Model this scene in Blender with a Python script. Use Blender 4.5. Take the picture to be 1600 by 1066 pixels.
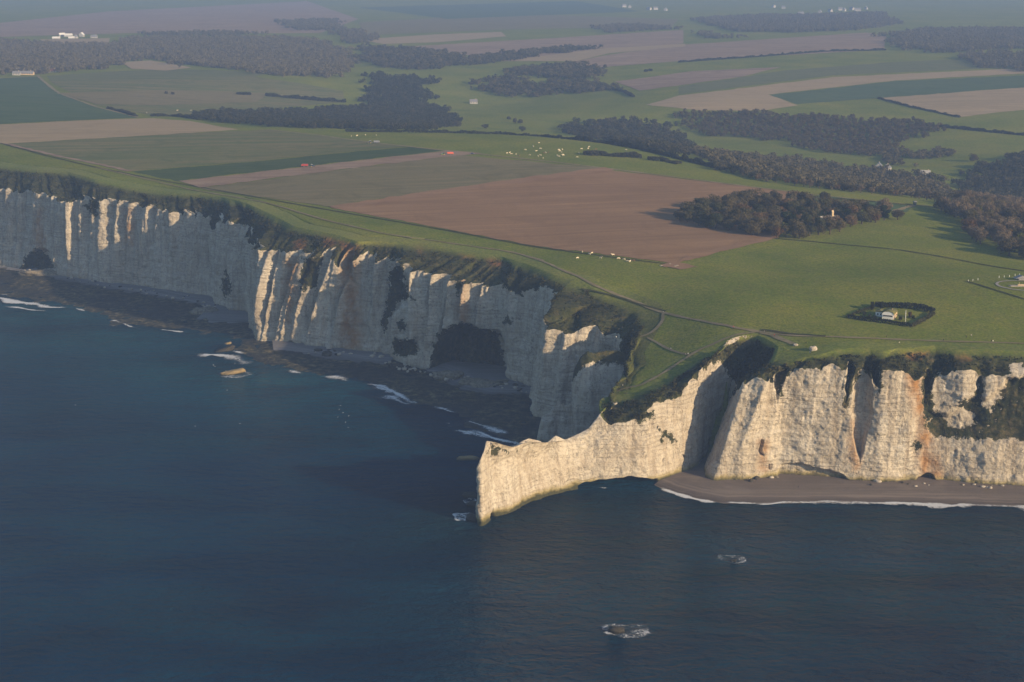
import bpy, math, random
import numpy as np
from mathutils import Vector
from mathutils import geometry as mgeo

for _o in list(bpy.data.objects):
    bpy.data.objects.remove(_o)
SC = bpy.context.scene
R = math.radians
rng = np.random.default_rng(7)
random.seed(7)

# ------------------------------------------------------------------ camera
FPX = 2500.0                       # focal length in pixels of the 1600 px wide photograph
CAM_H = 318.0
PITCH = math.atan((533 + 60) / FPX)
CP, SP = math.cos(PITCH), math.sin(PITCH)
cd = bpy.data.cameras.new('camera')
cd.sensor_width = 36.0
cd.lens = FPX / 1600 * 36.0
cd.clip_start = 1.0
cd.clip_end = 60000.0
cam = bpy.data.objects.new('camera', cd)
SC.collection.objects.link(cam)
cam.location = (0, 0, CAM_H)
cam.rotation_euler = (math.pi / 2 - PITCH, 0, 0)
SC.camera = cam

# ------------------------------------------------------------------ light
SUN_EL = R(16.0)
SUN_AZ = R(126.5)                  # clockwise from +Y: low in the right, a little behind the camera
w = bpy.data.worlds.new('World')
SC.world = w
w.use_nodes = True
nt = w.node_tree
sky = nt.nodes.new('ShaderNodeTexSky')
sky.sky_type = 'NISHITA'
sky.sun_disc = False
sky.sun_elevation = SUN_EL
sky.sun_rotation = SUN_AZ
sky.altitude = 300
sky.air_density = 1.15
sky.dust_density = 0.8
sky.ozone_density = 2.0
nt.links.new(sky.outputs[0], nt.nodes['Background'].inputs[0])
nt.nodes['Background'].inputs[1].default_value = 0.105
sd = bpy.data.lights.new('sun', 'SUN')
sd.energy = 4.7
sd.angle = R(0.5)
sd.color = (1.0, 0.75, 0.46)
sun = bpy.data.objects.new('sun', sd)
SC.collection.objects.link(sun)
tosun = Vector((math.sin(SUN_AZ) * math.cos(SUN_EL), math.cos(SUN_AZ) * math.cos(SUN_EL), math.sin(SUN_EL)))
sun.rotation_euler = (-tosun).to_track_quat('-Z', 'Y').to_euler()
sun.location = tosun * 3000
SC.view_settings.view_transform = 'Standard'
SC.view_settings.look = 'None'
SC.view_settings.gamma = 1.0
SC.view_settings.exposure = 0.84
SC.render.engine = 'CYCLES'
cy = SC.cycles
cy.max_bounces = 5
cy.diffuse_bounces = 2
cy.glossy_bounces = 2
cy.transmission_bounces = 2
cy.transparent_max_bounces = 6
cy.volume_bounces = 0
cy.caustics_reflective = False
cy.caustics_refractive = False

# ------------------------------------------------------------------ projection helpers (pixels of the 1600x1066 photo -> points in the place)
def ray(px, py):
    px = np.asarray(px, float); py = np.asarray(py, float)
    u = (px - 800) / FPX; v = -(py - 533) / FPX
    return np.stack([u, CP + v * SP, -SP + v * CP], -1)
def at_z(px, py, z):
    d = ray(px, py); t = (np.asarray(z) - CAM_H) / d[..., 2]
    return d * t[..., None] + np.array([0, 0, CAM_H])
def at_y(px, py, Y):
    d = ray(px, py); t = np.asarray(Y) / d[..., 1]
    return d * t[..., None] + np.array([0, 0, CAM_H])
def project(P):
    P = np.asarray(P, float)
    dx, dy, dz = P[..., 0], P[..., 1], P[..., 2] - CAM_H
    zc = dy * CP - dz * SP; yc = dy * SP + dz * CP
    return 800 + FPX * dx / zc, 533 - FPX * yc / zc

# ------------------------------------------------------------------ noise
def _h(ix, iy, iz, seed):
    M = np.uint32
    n = (ix.astype(np.int64) * 374761393 + iy.astype(np.int64) * 668265263 + iz.astype(np.int64) * 2147483647 + seed * 1274126177) & 0xFFFFFFFF
    n = n.astype(M)
    n = (n ^ (n >> M(13))) * M(1274126177)
    n = (n ^ (n >> M(16))) * M(2246822519)
    n = n ^ (n >> M(15))
    return n.astype(np.float64) / 4294967295.0
def vn(x, y=0.0, z=0.0, seed=0):
    x, y, z = np.broadcast_arrays(np.asarray(x, float), np.asarray(y, float), np.asarray(z, float))
    x0, y0, z0 = np.floor(x), np.floor(y), np.floor(z)
    fx, fy, fz = x - x0, y - y0, z - z0
    fx = fx * fx * (3 - 2 * fx); fy = fy * fy * (3 - 2 * fy); fz = fz * fz * (3 - 2 * fz)
    r = 0
    for i in (0, 1):
        for j in (0, 1):
            for k in (0, 1):
                wgt = (fx if i else 1 - fx) * (fy if j else 1 - fy) * (fz if k else 1 - fz)
                r = r + wgt * _h(x0 + i, y0 + j, z0 + k, seed)
    return r
def fbm(x, y=0.0, z=0.0, seed=0, o=4, g=0.5):
    r = 0; a = 1; s = 0
    for i in range(o):
        r = r + a * vn(np.asarray(x) * 2**i, np.asarray(y) * 2**i, np.asarray(z) * 2**i, seed + i * 17)
        s += a; a *= g
    return r / s
def sstep(a, b, x):
    t = np.clip((x - a) / (b - a), 0, 1)
    return t * t * (3 - 2 * t)
def gsm(a, s):
    if s <= 0: return a
    n = int(s * 3) + 1
    k = np.exp(-0.5 * (np.arange(-n, n + 1) / s) ** 2); k /= k.sum()
    a2 = a if a.ndim > 1 else a[:, None]
    p = np.concatenate([np.repeat(a2[:1], n, 0) + (np.arange(-n, 0)[:, None]) * (a2[1] - a2[0]), a2,
                        np.repeat(a2[-1:], n, 0) + (np.arange(1, n + 1)[:, None]) * (a2[-1] - a2[-2])])
    out = np.stack([np.convolve(p[:, c], k, 'valid') for c in range(p.shape[1])], 1)
    return out if a.ndim > 1 else out[:, 0]
def inpoly(x, y, poly):
    x = np.asarray(x, float); y = np.asarray(y, float)
    c = np.zeros(x.shape, bool)
    p = np.asarray(poly, float)
    for (x1, y1), (x2, y2) in zip(p, np.roll(p, -1, 0)):
        if y1 == y2: continue
        m = (y1 > y) != (y2 > y)
        c ^= m & (x < (x2 - x1) * (y - y1) / (y2 - y1) + x1)
    return c
def dist_poly(x, y, poly, closed=True):
    x = np.asarray(x, float); y = np.asarray(y, float)
    p = np.asarray(poly, float)
    q = np.roll(p, -1, 0) if closed else p[1:]
    p = p if closed else p[:-1]
    d = np.full(x.shape, 1e9)
    for (x1, y1), (x2, y2) in zip(p, q):
        dx, dy = x2 - x1, y2 - y1
        L = dx * dx + dy * dy + 1e-12
        t = np.clip(((x - x1) * dx + (y - y1) * dy) / L, 0, 1)
        d = np.minimum(d, (x - x1 - t * dx) ** 2 + (y - y1 - t * dy) ** 2)
    return np.sqrt(d)

# ------------------------------------------------------------------ object helpers
COL = SC.collection
def tag(o, label=None, cat=None, group=None, kind=None):
    if label: o['label'] = label
    if cat: o['category'] = cat
    if group: o['group'] = group
    if kind: o['kind'] = kind
    return o
def raw_mesh(name, V, F, mats=(), smooth=True, midx=None):
    me = bpy.data.meshes.new(name)
    V = np.asarray(V, np.float32)
    me.vertices.add(len(V)); me.vertices.foreach_set('co', V.ravel())
    if isinstance(F, np.ndarray):
        nf, k = F.shape
        me.loops.add(nf * k); me.loops.foreach_set('vertex_index', F.astype(np.int32).ravel())
        me.polygons.add(nf); me.polygons.foreach_set('loop_start', np.arange(0, nf * k, k, dtype=np.int32))
    else:
        nf = len(F)
        tot = [len(f) for f in F]
        me.loops.add(sum(tot)); me.loops.foreach_set('vertex_index', np.array([i for f in F for i in f], np.int32))
        me.polygons.add(nf); me.polygons.foreach_set('loop_start', np.array(np.concatenate([[0], np.cumsum(tot)[:-1]]), np.int32))
    if midx is not None: me.polygons.foreach_set('material_index', np.asarray(midx, np.int32))
    me.polygons.foreach_set('use_smooth', np.full(nf, bool(smooth)))
    for m in (mats if isinstance(mats, (list, tuple)) else [mats]): me.materials.append(m)
    me.update(calc_edges=True)
    return me
def link(name, me, parent=None, loc=None, rz=None):
    o = bpy.data.objects.new(name, me)
    COL.objects.link(o)
    if parent is not None: o.parent = parent
    if loc is not None: o.location = loc
    if rz is not None: o.rotation_euler = (0, 0, rz)
    return o
def grid_faces(nu, nv):
    i = np.arange(nu - 1)[:, None] * nv + np.arange(nv - 1)[None]
    return np.stack([i, i + nv, i + nv + 1, i + 1], -1).reshape(-1, 4)
def fattr(me, name, vals):
    a = me.attributes.new(name, 'FLOAT', 'POINT')
    a.data.foreach_set('value', np.asarray(vals, np.float32).ravel())

# ------------------------------------------------------------------ node helpers
class NG:
    def __init__(s, name):
        s.m = bpy.data.materials.new(name); s.m.use_nodes = True
        s.t = s.m.node_tree; s.n = s.t.nodes
        s.b = s.n['Principled BSDF']; s.out = s.n['Material Output']
        s.b.inputs['Roughness'].default_value = 0.9
        s.b.inputs['Specular IOR Level'].default_value = 0.15
    def set(s, sock, v):
        if hasattr(v, 'is_linked') or isinstance(v, bpy.types.NodeSocket): s.t.links.new(v, sock)
        elif isinstance(v, tuple) and len(v) == 3 and sock.type == 'RGBA': sock.default_value = (*v, 1)
        else: sock.default_value = v
    def pos(s): return s.n.new('ShaderNodeNewGeometry').outputs['Position']
    def obj(s): return s.n.new('ShaderNodeTexCoord').outputs['Object']
    def mapp(s, v, scale=(1, 1, 1), rot=(0, 0, 0), loc=(0, 0, 0)):
        m = s.n.new('ShaderNodeMapping'); s.t.links.new(v, m.inputs[0])
        m.inputs['Scale'].default_value = scale; m.inputs['Rotation'].default_value = rot; m.inputs['Location'].default_value = loc
        return m.outputs[0]
    def noise(s, v, scale=1.0, detail=4.0, rough=0.55, dist=0.0):
        m = s.n.new('ShaderNodeTexNoise'); s.t.links.new(v, m.inputs['Vector'])
        m.inputs['Scale'].default_value = scale; m.inputs['Detail'].default_value = detail
        m.inputs['Roughness'].default_value = rough; m.inputs['Distortion'].default_value = dist
        return m.outputs[0]
    def ramp(s, f, stops, interp='LINEAR'):
        m = s.n.new('ShaderNodeValToRGB'); s.t.links.new(f, m.inputs[0])
        m.color_ramp.interpolation = interp
        e = m.color_ramp.elements
        while len(e) > 1: e.remove(e[-1])
        e[0].position = stops[0][0]; c = stops[0][1]; e[0].color = (c, c, c, 1) if not isinstance(c, tuple) else (*c, 1)
        for p, c in stops[1:]:
            x = e.new(p); x.color = (c, c, c, 1) if not isinstance(c, tuple) else (*c, 1)
        return m.outputs[0]
    def mix(s, f, a, b, mode='MIX'):
        m = s.n.new('ShaderNodeMix'); m.data_type = 'RGBA'; m.blend_type = mode
        s.set(m.inputs[0], f); s.set(m.inputs[6], a); s.set(m.inputs[7], b)
        return m.outputs[2]
    def math(s, op, a, b=0.0, c=None, clamp=False):
        m = s.n.new('ShaderNodeMath'); m.operation = op; m.use_clamp = clamp
        s.set(m.inputs[0], a); s.set(m.inputs[1], b)
        if c is not None: s.set(m.inputs[2], c)
        return m.outputs[0]
    def attr(s, name):
        m = s.n.new('ShaderNodeAttribute'); m.attribute_name = name
        return m.outputs['Fac']
    def sep(s, v):
        m = s.n.new('ShaderNodeSeparateXYZ'); s.t.links.new(v, m.inputs[0]); return m.outputs
    def comb(s, x, y, z):
        m = s.n.new('ShaderNodeCombineXYZ')
        for i, v in enumerate((x, y, z)): s.set(m.inputs[i], v)
        return m.outputs[0]
    def bump(s, hgt, strength=1.0, dist=1.0, normal=None):
        m = s.n.new('ShaderNodeBump'); s.t.links.new(hgt, m.inputs['Height'])
        m.inputs['Strength'].default_value = strength; m.inputs['Distance'].default_value = dist
        if normal is not None: s.t.links.new(normal, m.inputs['Normal'])
        return m.outputs[0]
    def fin(s, color=None, normal=None, rough=None, spec=None):
        if color is not None: s.set(s.b.inputs['Base Color'], color)
        if normal is not None: s.t.links.new(normal, s.b.inputs['Normal'])
        if rough is not None: s.set(s.b.inputs['Roughness'], rough)
        if spec is not None: s.set(s.b.inputs['Specular IOR Level'], spec)
        return s.m
def plain(name, c, rough=0.8, spec=0.3, var=0.25, scale=3.0, metal=0.0):
    g = NG(name)
    n = g.noise(g.obj(), scale, 4)
    lo = tuple(x * (1 - var) for x in c); hi = tuple(min(1, x * (1 + var)) for x in c)
    g.b.inputs['Metallic'].default_value = metal
    return g.fin(g.ramp(n, [(0.3, lo), (0.7, hi)]), rough=rough, spec=spec)

def grass_color(g, p):
    big = g.noise(p, 0.012, 4, 0.6)
    mid = g.noise(p, 0.09, 4, 0.65)
    fine = g.noise(p, 0.55, 4, 0.7)
    c = g.ramp(big, [(0.3, (0.096, 0.134, 0.018)), (0.5, (0.148, 0.174, 0.024)), (0.7, (0.205, 0.200, 0.032))])
    c = g.mix(g.ramp(mid, [(0.35, 0.0), (0.75, 0.55)]), c, (0.150, 0.140, 0.045))
    c = g.mix(g.ramp(fine, [(0.33, 0.75), (0.6, 0.0)]), c, (0.045, 0.066, 0.015))
    tuft = g.noise(p, 0.28, 3, 0.7)
    c = g.mix(g.ramp(tuft, [(0.5, 0.0), (0.75, 0.6)]), c, (0.20, 0.175, 0.05))
    return c, fine

# ------------------------------------------------------------------ ground height: a smooth surface through surveyed points
CTRL = [ # px, py, height
 (-260,215,93),(0,259,92),(104,269,92),(150,282,91),(210,294,88.6),(258,300,88.1),(300,303,88.4),(378,315,90),(426,336,89),(524,367,88),(608,377,87),(704,389,86),
 (782,400,85),(845,424,84.5),(897,435,84),(930,452,82.5),(969,466,80.5),(1005,484,78),(1017,500,75),(1000,528,69),(985,558,61),(968,598,52),(953,622,46),
 (975,615,49),(1010,605,53),(1045,590,58),(1075,572,64),(1105,552,70),(1140,540,75),(1185,526,79),(1213,538,78.5),(1222,559,74.5),(1252,560,76),(1288,553,79),
 (1348,545,80),(1420,543,80),(1490,547,80),(1600,548,80),(1800,556,79),(2000,566,78),
 (1120,515,79.5),(1060,500,78),(1050,530,71),(1090,540,72.5),(1020,570,61),(1000,590,56),
 (600,300,90),(800,330,88),(1000,370,86),(1200,420,84),(1400,430,84.5),(1600,450,85),(1100,470,83),(1300,500,82),(1500,500,82.5),(1600,520,81),(1850,500,82),
 (0,235,94),(200,230,94),(400,225,94),(560,207,92),(760,210,90),(900,218,88),(1000,233,87),(1100,259,86),(1200,284,84),(1350,306,81),(1480,325,76),(1600,395,78),(1750,430,78),
 (-300,180,95),(100,195,95),(100,160,96),(100,125,97),(100,90,98),(100,60,103),(100,30,105),(100,0,108),(-300,60,104),(-300,0,108),
 (450,203,93),(450,185,81),(450,160,80),(450,125,92),(450,100,92),(450,70,100),(450,40,105),(450,0,108),
 (800,187,66),(800,160,66),(800,125,85),(800,90,95),(800,50,105),(800,0,110),
 (1050,225,54),(1050,200,56),(1050,175,74),(1050,140,86),(1050,100,95),(1050,60,104),(1050,0,110),
 (1300,272,46),(1300,228,50),(1300,188,68),(1300,150,83),(1300,100,98),(1300,60,106),(1300,20,111),(1300,0,112),
 (1470,287,38),(1600,302,28),(1600,335,40),(1600,262,50),(1500,245,50),(1600,205,64),(1600,165,80),(1600,120,92),(1600,60,104),(1600,0,110),
 (1900,300,25),(1900,400,60),(1900,200,60),(1900,120,92),(1900,40,108),
 (-600,-32,112),(0,-32,112),(800,-32,113),(1600,-32,113),(2200,-32,113),(0,-44,114),(1600,-44,114),(-700,180,96),(-700,60,104),
]
ZM = lambda z: z if z <= 80 else 80 + (z - 80) * 1.7      # the plateau climbs to the left and inland
_c = np.array([(a, b, ZM(c)) for a, b, c in CTRL], float)
_p = at_z(_c[:, 0], _c[:, 1], _c[:, 2])
_S = 1000.0
def _U(r2): return 0.5 * r2 * np.log(r2 + 1e-12)
_cx = _p[:, :2] / _S
_n = len(_cx)
_K = _U(((_cx[:, None] - _cx[None]) ** 2).sum(-1)) + np.eye(_n) * 2e-4
_P = np.concatenate([np.ones((_n, 1)), _cx], 1)
_A = np.block([[_K, _P], [_P.T, np.zeros((3, 3))]])
_W = np.linalg.solve(_A, np.concatenate([_c[:, 2], np.zeros(3)]))
def hgt(X, Y):
    X = np.asarray(X, float); Y = np.asarray(Y, float)
    sh = np.broadcast(X, Y).shape
    q = np.stack([np.broadcast_to(X, sh).ravel(), np.broadcast_to(Y, sh).ravel()], 1) / _S
    out = np.empty(len(q))
    for i in range(0, len(q), 20000):
        s = q[i:i + 20000]
        out[i:i + 20000] = _U(((s[:, None] - _cx[None]) ** 2).sum(-1)) @ _W[:_n] + _W[_n] + s @ _W[_n + 1:]
    out += (vn(q[:, 0] * 9, q[:, 1] * 9, seed=3) - .5) * 1.6 + (vn(q[:, 0] * 30, q[:, 1] * 30, seed=4) - .5) * .5
    return out.reshape(sh)
def hit(px, py):
    """first point where the line of sight meets the ground"""
    px = np.atleast_1d(np.asarray(px, float)); py = np.atleast_1d(np.asarray(py, float))
    d = ray(px, py); d = d / d[:, 1:2]
    Ys = np.geomspace(930, 20000, 460)
    X = d[:, :1] * Ys; Z = CAM_H + d[:, 2:3] * Ys
    below = Z < hgt(X, np.broadcast_to(Ys, X.shape))
    k = np.argmax(below, 1); k = np.where(below.any(1), np.maximum(k, 1), len(Ys) - 1)
    lo, hi = Ys[k - 1], Ys[k]
    for _ in range(22):
        m = (lo + hi) / 2
        b = CAM_H + d[:, 2] * m < hgt(d[:, 0] * m, m)
        hi = np.where(b, m, hi); lo = np.where(b, lo, m)
    return np.stack([d[:, 0] * hi, hi, hgt(d[:, 0] * hi, hi)], 1)
# ------------------------------------------------------------------ cliff materials
def cliff_material():
    g = NG('chalk_cliff_rock')
    p = g.pos()
    x, y, z = g.sep(p)
    warp = g.noise(p, 0.035, 3, 0.5)
    zz = g.math('ADD', z, g.math('MULTIPLY', g.math('SUBTRACT', warp, 0.5), 9.0))
    hz = g.math('ADD', x, g.math('MULTIPLY', y, 0.6))
    # bedding: flint lines
    zs = g.math('MULTIPLY', zz, 1.0)
    lw = g.noise(p, 0.11, 3, 0.6)
    zs = g.math('ADD', zs, g.math('MULTIPLY', lw, 2.2))
    zs = g.math('ADD', zs, g.math('MULTIPLY', g.noise(g.comb(0.0, 0.0, g.math('MULTIPLY', zz, .17)), 1.0, 3, .7), 5.0))
    def lines(period, wd):
        f = g.math('FRACT', g.math('DIVIDE', zs, period))
        return g.ramp(g.math('ABSOLUTE', g.math('SUBTRACT', f, 0.5)), [(0.0, 1.0), (wd, 0.0)])
    sv = g.comb(g.math('MULTIPLY', x, 0.010), g.math('MULTIPLY', y, 0.010), g.math('MULTIPLY', zz, 0.55))
    bed = g.noise(sv, 1.0, 4, 0.75)
    pat = g.noise(p, 0.05, 4, 0.65)
    l1 = g.math('MULTIPLY', lines(2.7, .16), g.ramp(pat, [(.42, .1), (.62, 1.0)]))
    l2 = g.math('MULTIPLY', lines(1.35, .2), g.ramp(g.noise(p, 0.09, 4, .65), [(.4, 0.0), (.6, .8)]))
    rockn = g.noise(p, 0.45, 6, 0.68)
    bign = g.noise(p, 0.03, 4, 0.6)
    # vertical streaks
    st = g.noise(g.comb(g.math('MULTIPLY', x, 0.22), g.math('MULTIPLY', y, 0.22), g.math('MULTIPLY', z, 0.018)), 1.0, 4, 0.62)
    st2 = g.noise(g.comb(g.math('MULTIPLY', x, 0.8), g.math('MULTIPLY', y, 0.8), g.math('MULTIPLY', z, 0.05)), 1.0, 3, 0.6)
    c = g.ramp(bign, [(0.3, (0.40, 0.345, 0.265)), (0.5, (0.47, 0.415, 0.33)), (0.7, (0.52, 0.475, 0.395))])
    c = g.mix(g.ramp(bed, [(0.36, 0.45), (0.48, 0.0)]), c, (0.33, 0.285, 0.22))
    c = g.mix(g.math('MULTIPLY', l1, .52), c, (0.17, 0.15, 0.12))
    c = g.mix(g.math('MULTIPLY', l2, .45), c, (0.20, 0.18, 0.15))
    c = g.mix(g.ramp(rockn, [(0.32, 0.6), (0.5, 0.0)]), c, (0.22, 0.195, 0.155))
    c = g.mix(g.ramp(rockn, [(0.24, 0.85), (0.36, 0.0)]), c, (0.09, 0.075, 0.055))
    c = g.mix(g.ramp(st, [(0.48, 0.0), (0.70, 0.72)]), c, (0.27, 0.22, 0.16))
    c = g.mix(g.ramp(st2, [(0.56, 0.0), (0.8, 0.22)]), c, (0.17, 0.15, 0.12))
    pit = g.noise(p, 1.0, 3, 0.55)
    c = g.mix(g.ramp(pit, [(0.62, 0.0), (0.70, 0.8)]), c, (0.12, 0.10, 0.075))
    crk = g.noise(g.comb(g.math('MULTIPLY', x, 0.11), g.math('MULTIPLY', y, 0.11), g.math('MULTIPLY', z, 0.022)), 1.0, 5, 0.6)
    crk = g.ramp(g.math('ABSOLUTE', g.math('SUBTRACT', crk, 0.5)), [(0.0, .45), (0.010, 0.0)])
    c = g.mix(crk, c, (0.13, 0.11, 0.085))
    # iron stains and soil
    sn = g.noise(p, 0.12, 4, 0.6)
    stain = g.math('MULTIPLY', g.attr('stain'), g.ramp(sn, [(0.28, 0.25), (0.6, 1.0)]))
    c = g.mix(stain, c, g.mix(sn, (0.16, 0.075, 0.035), (0.36, 0.20, 0.075)))
    soil = g.math('MULTIPLY', g.attr('soil'), g.ramp(rockn, [(0.3, 0.2), (0.6, 1.0)]))
    # foot of the cliff: algae and wet rock
    zn = g.math('ADD', z, g.math('MULTIPLY', g.math('SUBTRACT', sn, 0.5), 5.0))
    foot = g.attr('foot')
    c = g.mix(g.math('MULTIPLY', g.ramp(g.math('MULTIPLY', zn, 0.1), [(0.30, 0.75), (0.60, 0.0)]), foot), c, (0.22, 0.175, 0.045))
    c = g.mix(g.math('MULTIPLY', g.ramp(g.math('MULTIPLY', zn, 0.1), [(0.16, 0.92), (0.36, 0.0)]), foot), c, (0.035, 0.038, 0.018))
    # vegetation
    vn_ = g.noise(p, 0.30, 6, 0.72)
    vs = g.noise(g.comb(hz, y, g.math('MULTIPLY', z, 0.7)), 0.22, 6, 0.72)
    va = g.math('ADD', g.attr('veg'), g.math('MULTIPLY', g.math('SUBTRACT', vn_, 0.5), 1.5))
    veg = g.ramp(va, [(0.44, 0.0), (0.54, 1.0)])
    gcol, gf = grass_color(g, p)
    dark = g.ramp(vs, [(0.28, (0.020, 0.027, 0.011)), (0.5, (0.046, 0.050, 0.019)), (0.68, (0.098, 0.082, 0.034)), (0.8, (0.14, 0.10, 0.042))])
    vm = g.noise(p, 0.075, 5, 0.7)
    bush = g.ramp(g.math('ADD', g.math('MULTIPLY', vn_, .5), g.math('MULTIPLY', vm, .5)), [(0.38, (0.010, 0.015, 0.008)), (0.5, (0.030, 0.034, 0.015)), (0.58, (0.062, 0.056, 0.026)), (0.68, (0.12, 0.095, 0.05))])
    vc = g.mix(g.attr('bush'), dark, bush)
    vc = g.mix(soil, vc, g.mix(sn, (0.15, 0.062, 0.028), (0.28, 0.13, 0.055)))
    vc = g.mix(g.attr('flat'), vc, gcol)
    c = g.mix(veg, c, vc)
    hb = g.math('ADD', g.math('MULTIPLY', rockn, 1.35), g.math('MULTIPLY', bed, 0.7))
    hb = g.math('SUBTRACT', hb, g.math('MULTIPLY', l1, 0.32))
    hb = g.math('SUBTRACT', hb, g.math('MULTIPLY', l2, 0.1))
    hb = g.math('ADD', hb, g.math('MULTIPLY', st2, 0.15))
    hb = g.math('SUBTRACT', hb, g.math('MULTIPLY', crk, 0.6))
    hv = g.math('MULTIPLY', vn_, 2.2)
    mh = g.n.new('ShaderNodeMix'); mh.data_type = 'FLOAT'
    g.set(mh.inputs[0], veg); g.set(mh.inputs[2], hb); g.set(mh.inputs[3], g.math('MULTIPLY', hv, g.math('SUBTRACT', 1.0, g.math('MULTIPLY', g.attr('flat'), 0.85))))
    return g.fin(c, g.bump(mh.outputs[0], 0.9, 1.0), rough=0.95, spec=0.08)
M_CLIFF = cliff_material()

SCRUB = []; BIGVEG = None
# ------------------------------------------------------------------ cliffs as curtains: foot line, chalk top line, rim line
def curtain(name, stations, du, dz, seed, batter=4.0, cuts=(), vegs=(), stains=(), soils=(), gullies=(), amp=1.0, gamp=9.0, sm=2.5, foot=0.5, gdep=10.0, sawk=0.0, pinn=14.0, moss=(), holes=()):
    B, T, Rm, L, rough_ = [], [], [], [], []
    for s in stations:
        b = at_z(s['b'][0], s['b'][1], 0.0)
        t = at_y(s['t'][0], s['t'][1], b[1] + s.get('k', batter))
        if 'r' in s: r = at_z(s['r'][0], s['r'][1], ZM(s['r'][2]))
        else: r = np.array([np.nan] * 3)
        B.append(b); T.append(t); Rm.append(r); L.append(s.get('l', 20.0 if 'r' in s else 0.4)); rough_.append(s.get('a', 1.0))
    B, T, Rm, L, A = map(np.array, (B, T, Rm, L, rough_))
    seg = np.linalg.norm(np.diff(B[:, :2] * .5 + T[:, :2] * .5, axis=0), axis=1)
    S = np.concatenate([[0], np.cumsum(np.maximum(seg, 2.0))])
    nu = int(S[-1] / du) + 1
    s = np.linspace(0, S[-1], nu)
    I = lambda a: np.stack([np.interp(s, S, a[:, c]) for c in range(a.shape[1])], 1) if a.ndim > 1 else np.interp(s, S, a)
    k = sm / du
    _rz = ~np.isnan(Rm[:, 0])
    Rm[_rz, 2] = hgt(Rm[_rz, 0], Rm[_rz, 1])
    mid = np.where(np.isnan(Rm[:, :2]), B[:, :2], B[:, :2] * .6 + T[:, :2] * .4)
    mt = gsm(I(mid), 7.0 / du)
    tg = np.gradient(mt, axis=0); tg /= np.linalg.norm(tg, axis=1)[:, None] + 1e-9
    N = gsm(np.stack([tg[:, 1], -tg[:, 0]], 1), 3.0 / du); N /= np.linalg.norm(N, axis=1)[:, None]
    # stations without rim: rim just behind the crest
    Ns = np.stack([np.interp(S, s, N[:, c]) for c in (0, 1)], 1)
    for i in range(len(Rm)):
        if np.isnan(Rm[i, 0]): Rm[i] = T[i] + np.array([-Ns[i, 0] * 1.6, -Ns[i, 1] * 1.6, 1.2])
    Bs, Ts, Rs, Ls, As = gsm(I(B), k), gsm(I(T), k * .6), gsm(I(Rm), k * .6), gsm(I(L), k), gsm(I(A), k)
    _hr = sstep(1.5, 3.5, Ls)
    Rs[:, 2] = Rs[:, 2] * (1 - _hr) + (hgt(Rs[:, 0], Rs[:, 1]) + .05) * _hr
    nz = int(104 / dz)
    tz = np.linspace(0, 1, nz) ** 1.0
    zr = Rs[:, 2:3]; zb = -3.0
    Z = zr + (zb - zr) * tz[None]
    zt = np.maximum(Ts[:, 2:3], 3.0)
    zt = np.minimum(zt, zr - 0.8)
    q = Z / zt
    C = Bs[:, None, :2] + (Ts[:, None, :2] - Bs[:, None, :2]) * q[..., None]
    Fc = (C * N[:, None]).sum(-1)
    tdir = np.stack([-N[:, 1], N[:, 0]], 1)
    w_ = np.clip((Z - zt) / (zr - zt), 0, 1)
    Tc = (C * tdir[:, None]).sum(-1)
    TT = (Ts[:, :2] * tdir).sum(-1)[:, None]; TR = (Rs[:, :2] * tdir).sum(-1)[:, None]
    tan = np.where(Z > zt, TT + (TR - TT) * w_, Tc)
    FT = (Ts[:, :2] * N).sum(-1)[:, None]; FR = (Rs[:, :2] * N).sum(-1)[:, None]
    cot = np.clip((FT - FR) / (zr - zt), 0.45, 3.0)
    hasrim = sstep(.8, 2.2, Ls)[:, None]
    X3, Y3 = tan * tdir[:, None, 0] + Fc * N[:, None, 0], tan * tdir[:, None, 1] + Fc * N[:, None, 1]
    U = s[:, None] + 0 * Z
    Ush = U + (zr - Z) * 0.12
    # buttresses, flutes, bedding ledges
    d = zr - Z
    am = As[:, None] * amp
    ribamp = gsm(I(np.array([q.get('rib', 2.0) for q in stations], float)), 8 / du)
    butt = (np.abs(vn(Ush / 34, 0, Z / 160, seed) - .5) * 2) * 5.0 - 2.4
    rib = 1 - np.abs(vn(Ush / 17, 7, Z / 200, seed + 41) - .5) * 2
    rib2 = 1 - np.abs(vn(Ush / 7.5, 17, Z / 120, seed + 43) - .5) * 2
    butt = butt + (rib2 ** 2 - .35) * ribamp[:, None] * .36
    butt = butt + (rib ** 2.2 - .35) * ribamp[:, None] * .45 * (.3 + .7 * sstep(2, 25, Z))
    xs = (Ush + (vn(Ush / 30, 27, Z / 150, seed + 44) - .5) * 22 + (vn(U / 6, 28, Z / 14, seed + 45) - .5) * 1.6) / 19
    fs = xs - np.floor(xs); saw = np.where(fs < .16, fs / .16, 1 - (fs - .16) / .84)
    butt = butt + (saw - .5) * ribamp[:, None] * .85 * sawk * (.45 + .55 * sstep(2, 25, Z))
    butt = butt + (np.abs(vn(Ush / 12, 3, Z / 70, seed + 1) - .5) * 2) * 2.6 - 1.2
    flut = (np.abs(vn(Ush / 4.5, 5, Z / 30, seed + 2) - .5) * 2) * 1.2 * (0.35 + 0.65 * sstep(45, 8, d)) - .5
    dst = butt * am * (0.45 + 0.55 * sstep(0, 35, Z)) + flut * am
    zw = Z + (vn(U / 40, 9, 0, seed + 3) - .5) * 4 + (vn(U / 9, 9, 0, seed + 5) - .5) * .8
    bed = (vn(zw / 2.1, U / 60, 0, seed + 4) - .5) * 0.55 + (vn(zw / 7.0, U / 90, 0, seed + 6) - .5) * 1.0
    rough = (fbm(X3 / 6, Y3 / 6, Z / 5, seed + 7, 4, .6) - .5) * 3.0
    dst = dst + bed * np.minimum(am + .45, 1.2) * .8 + rough * np.minimum(am + .6, 1.1)
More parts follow.
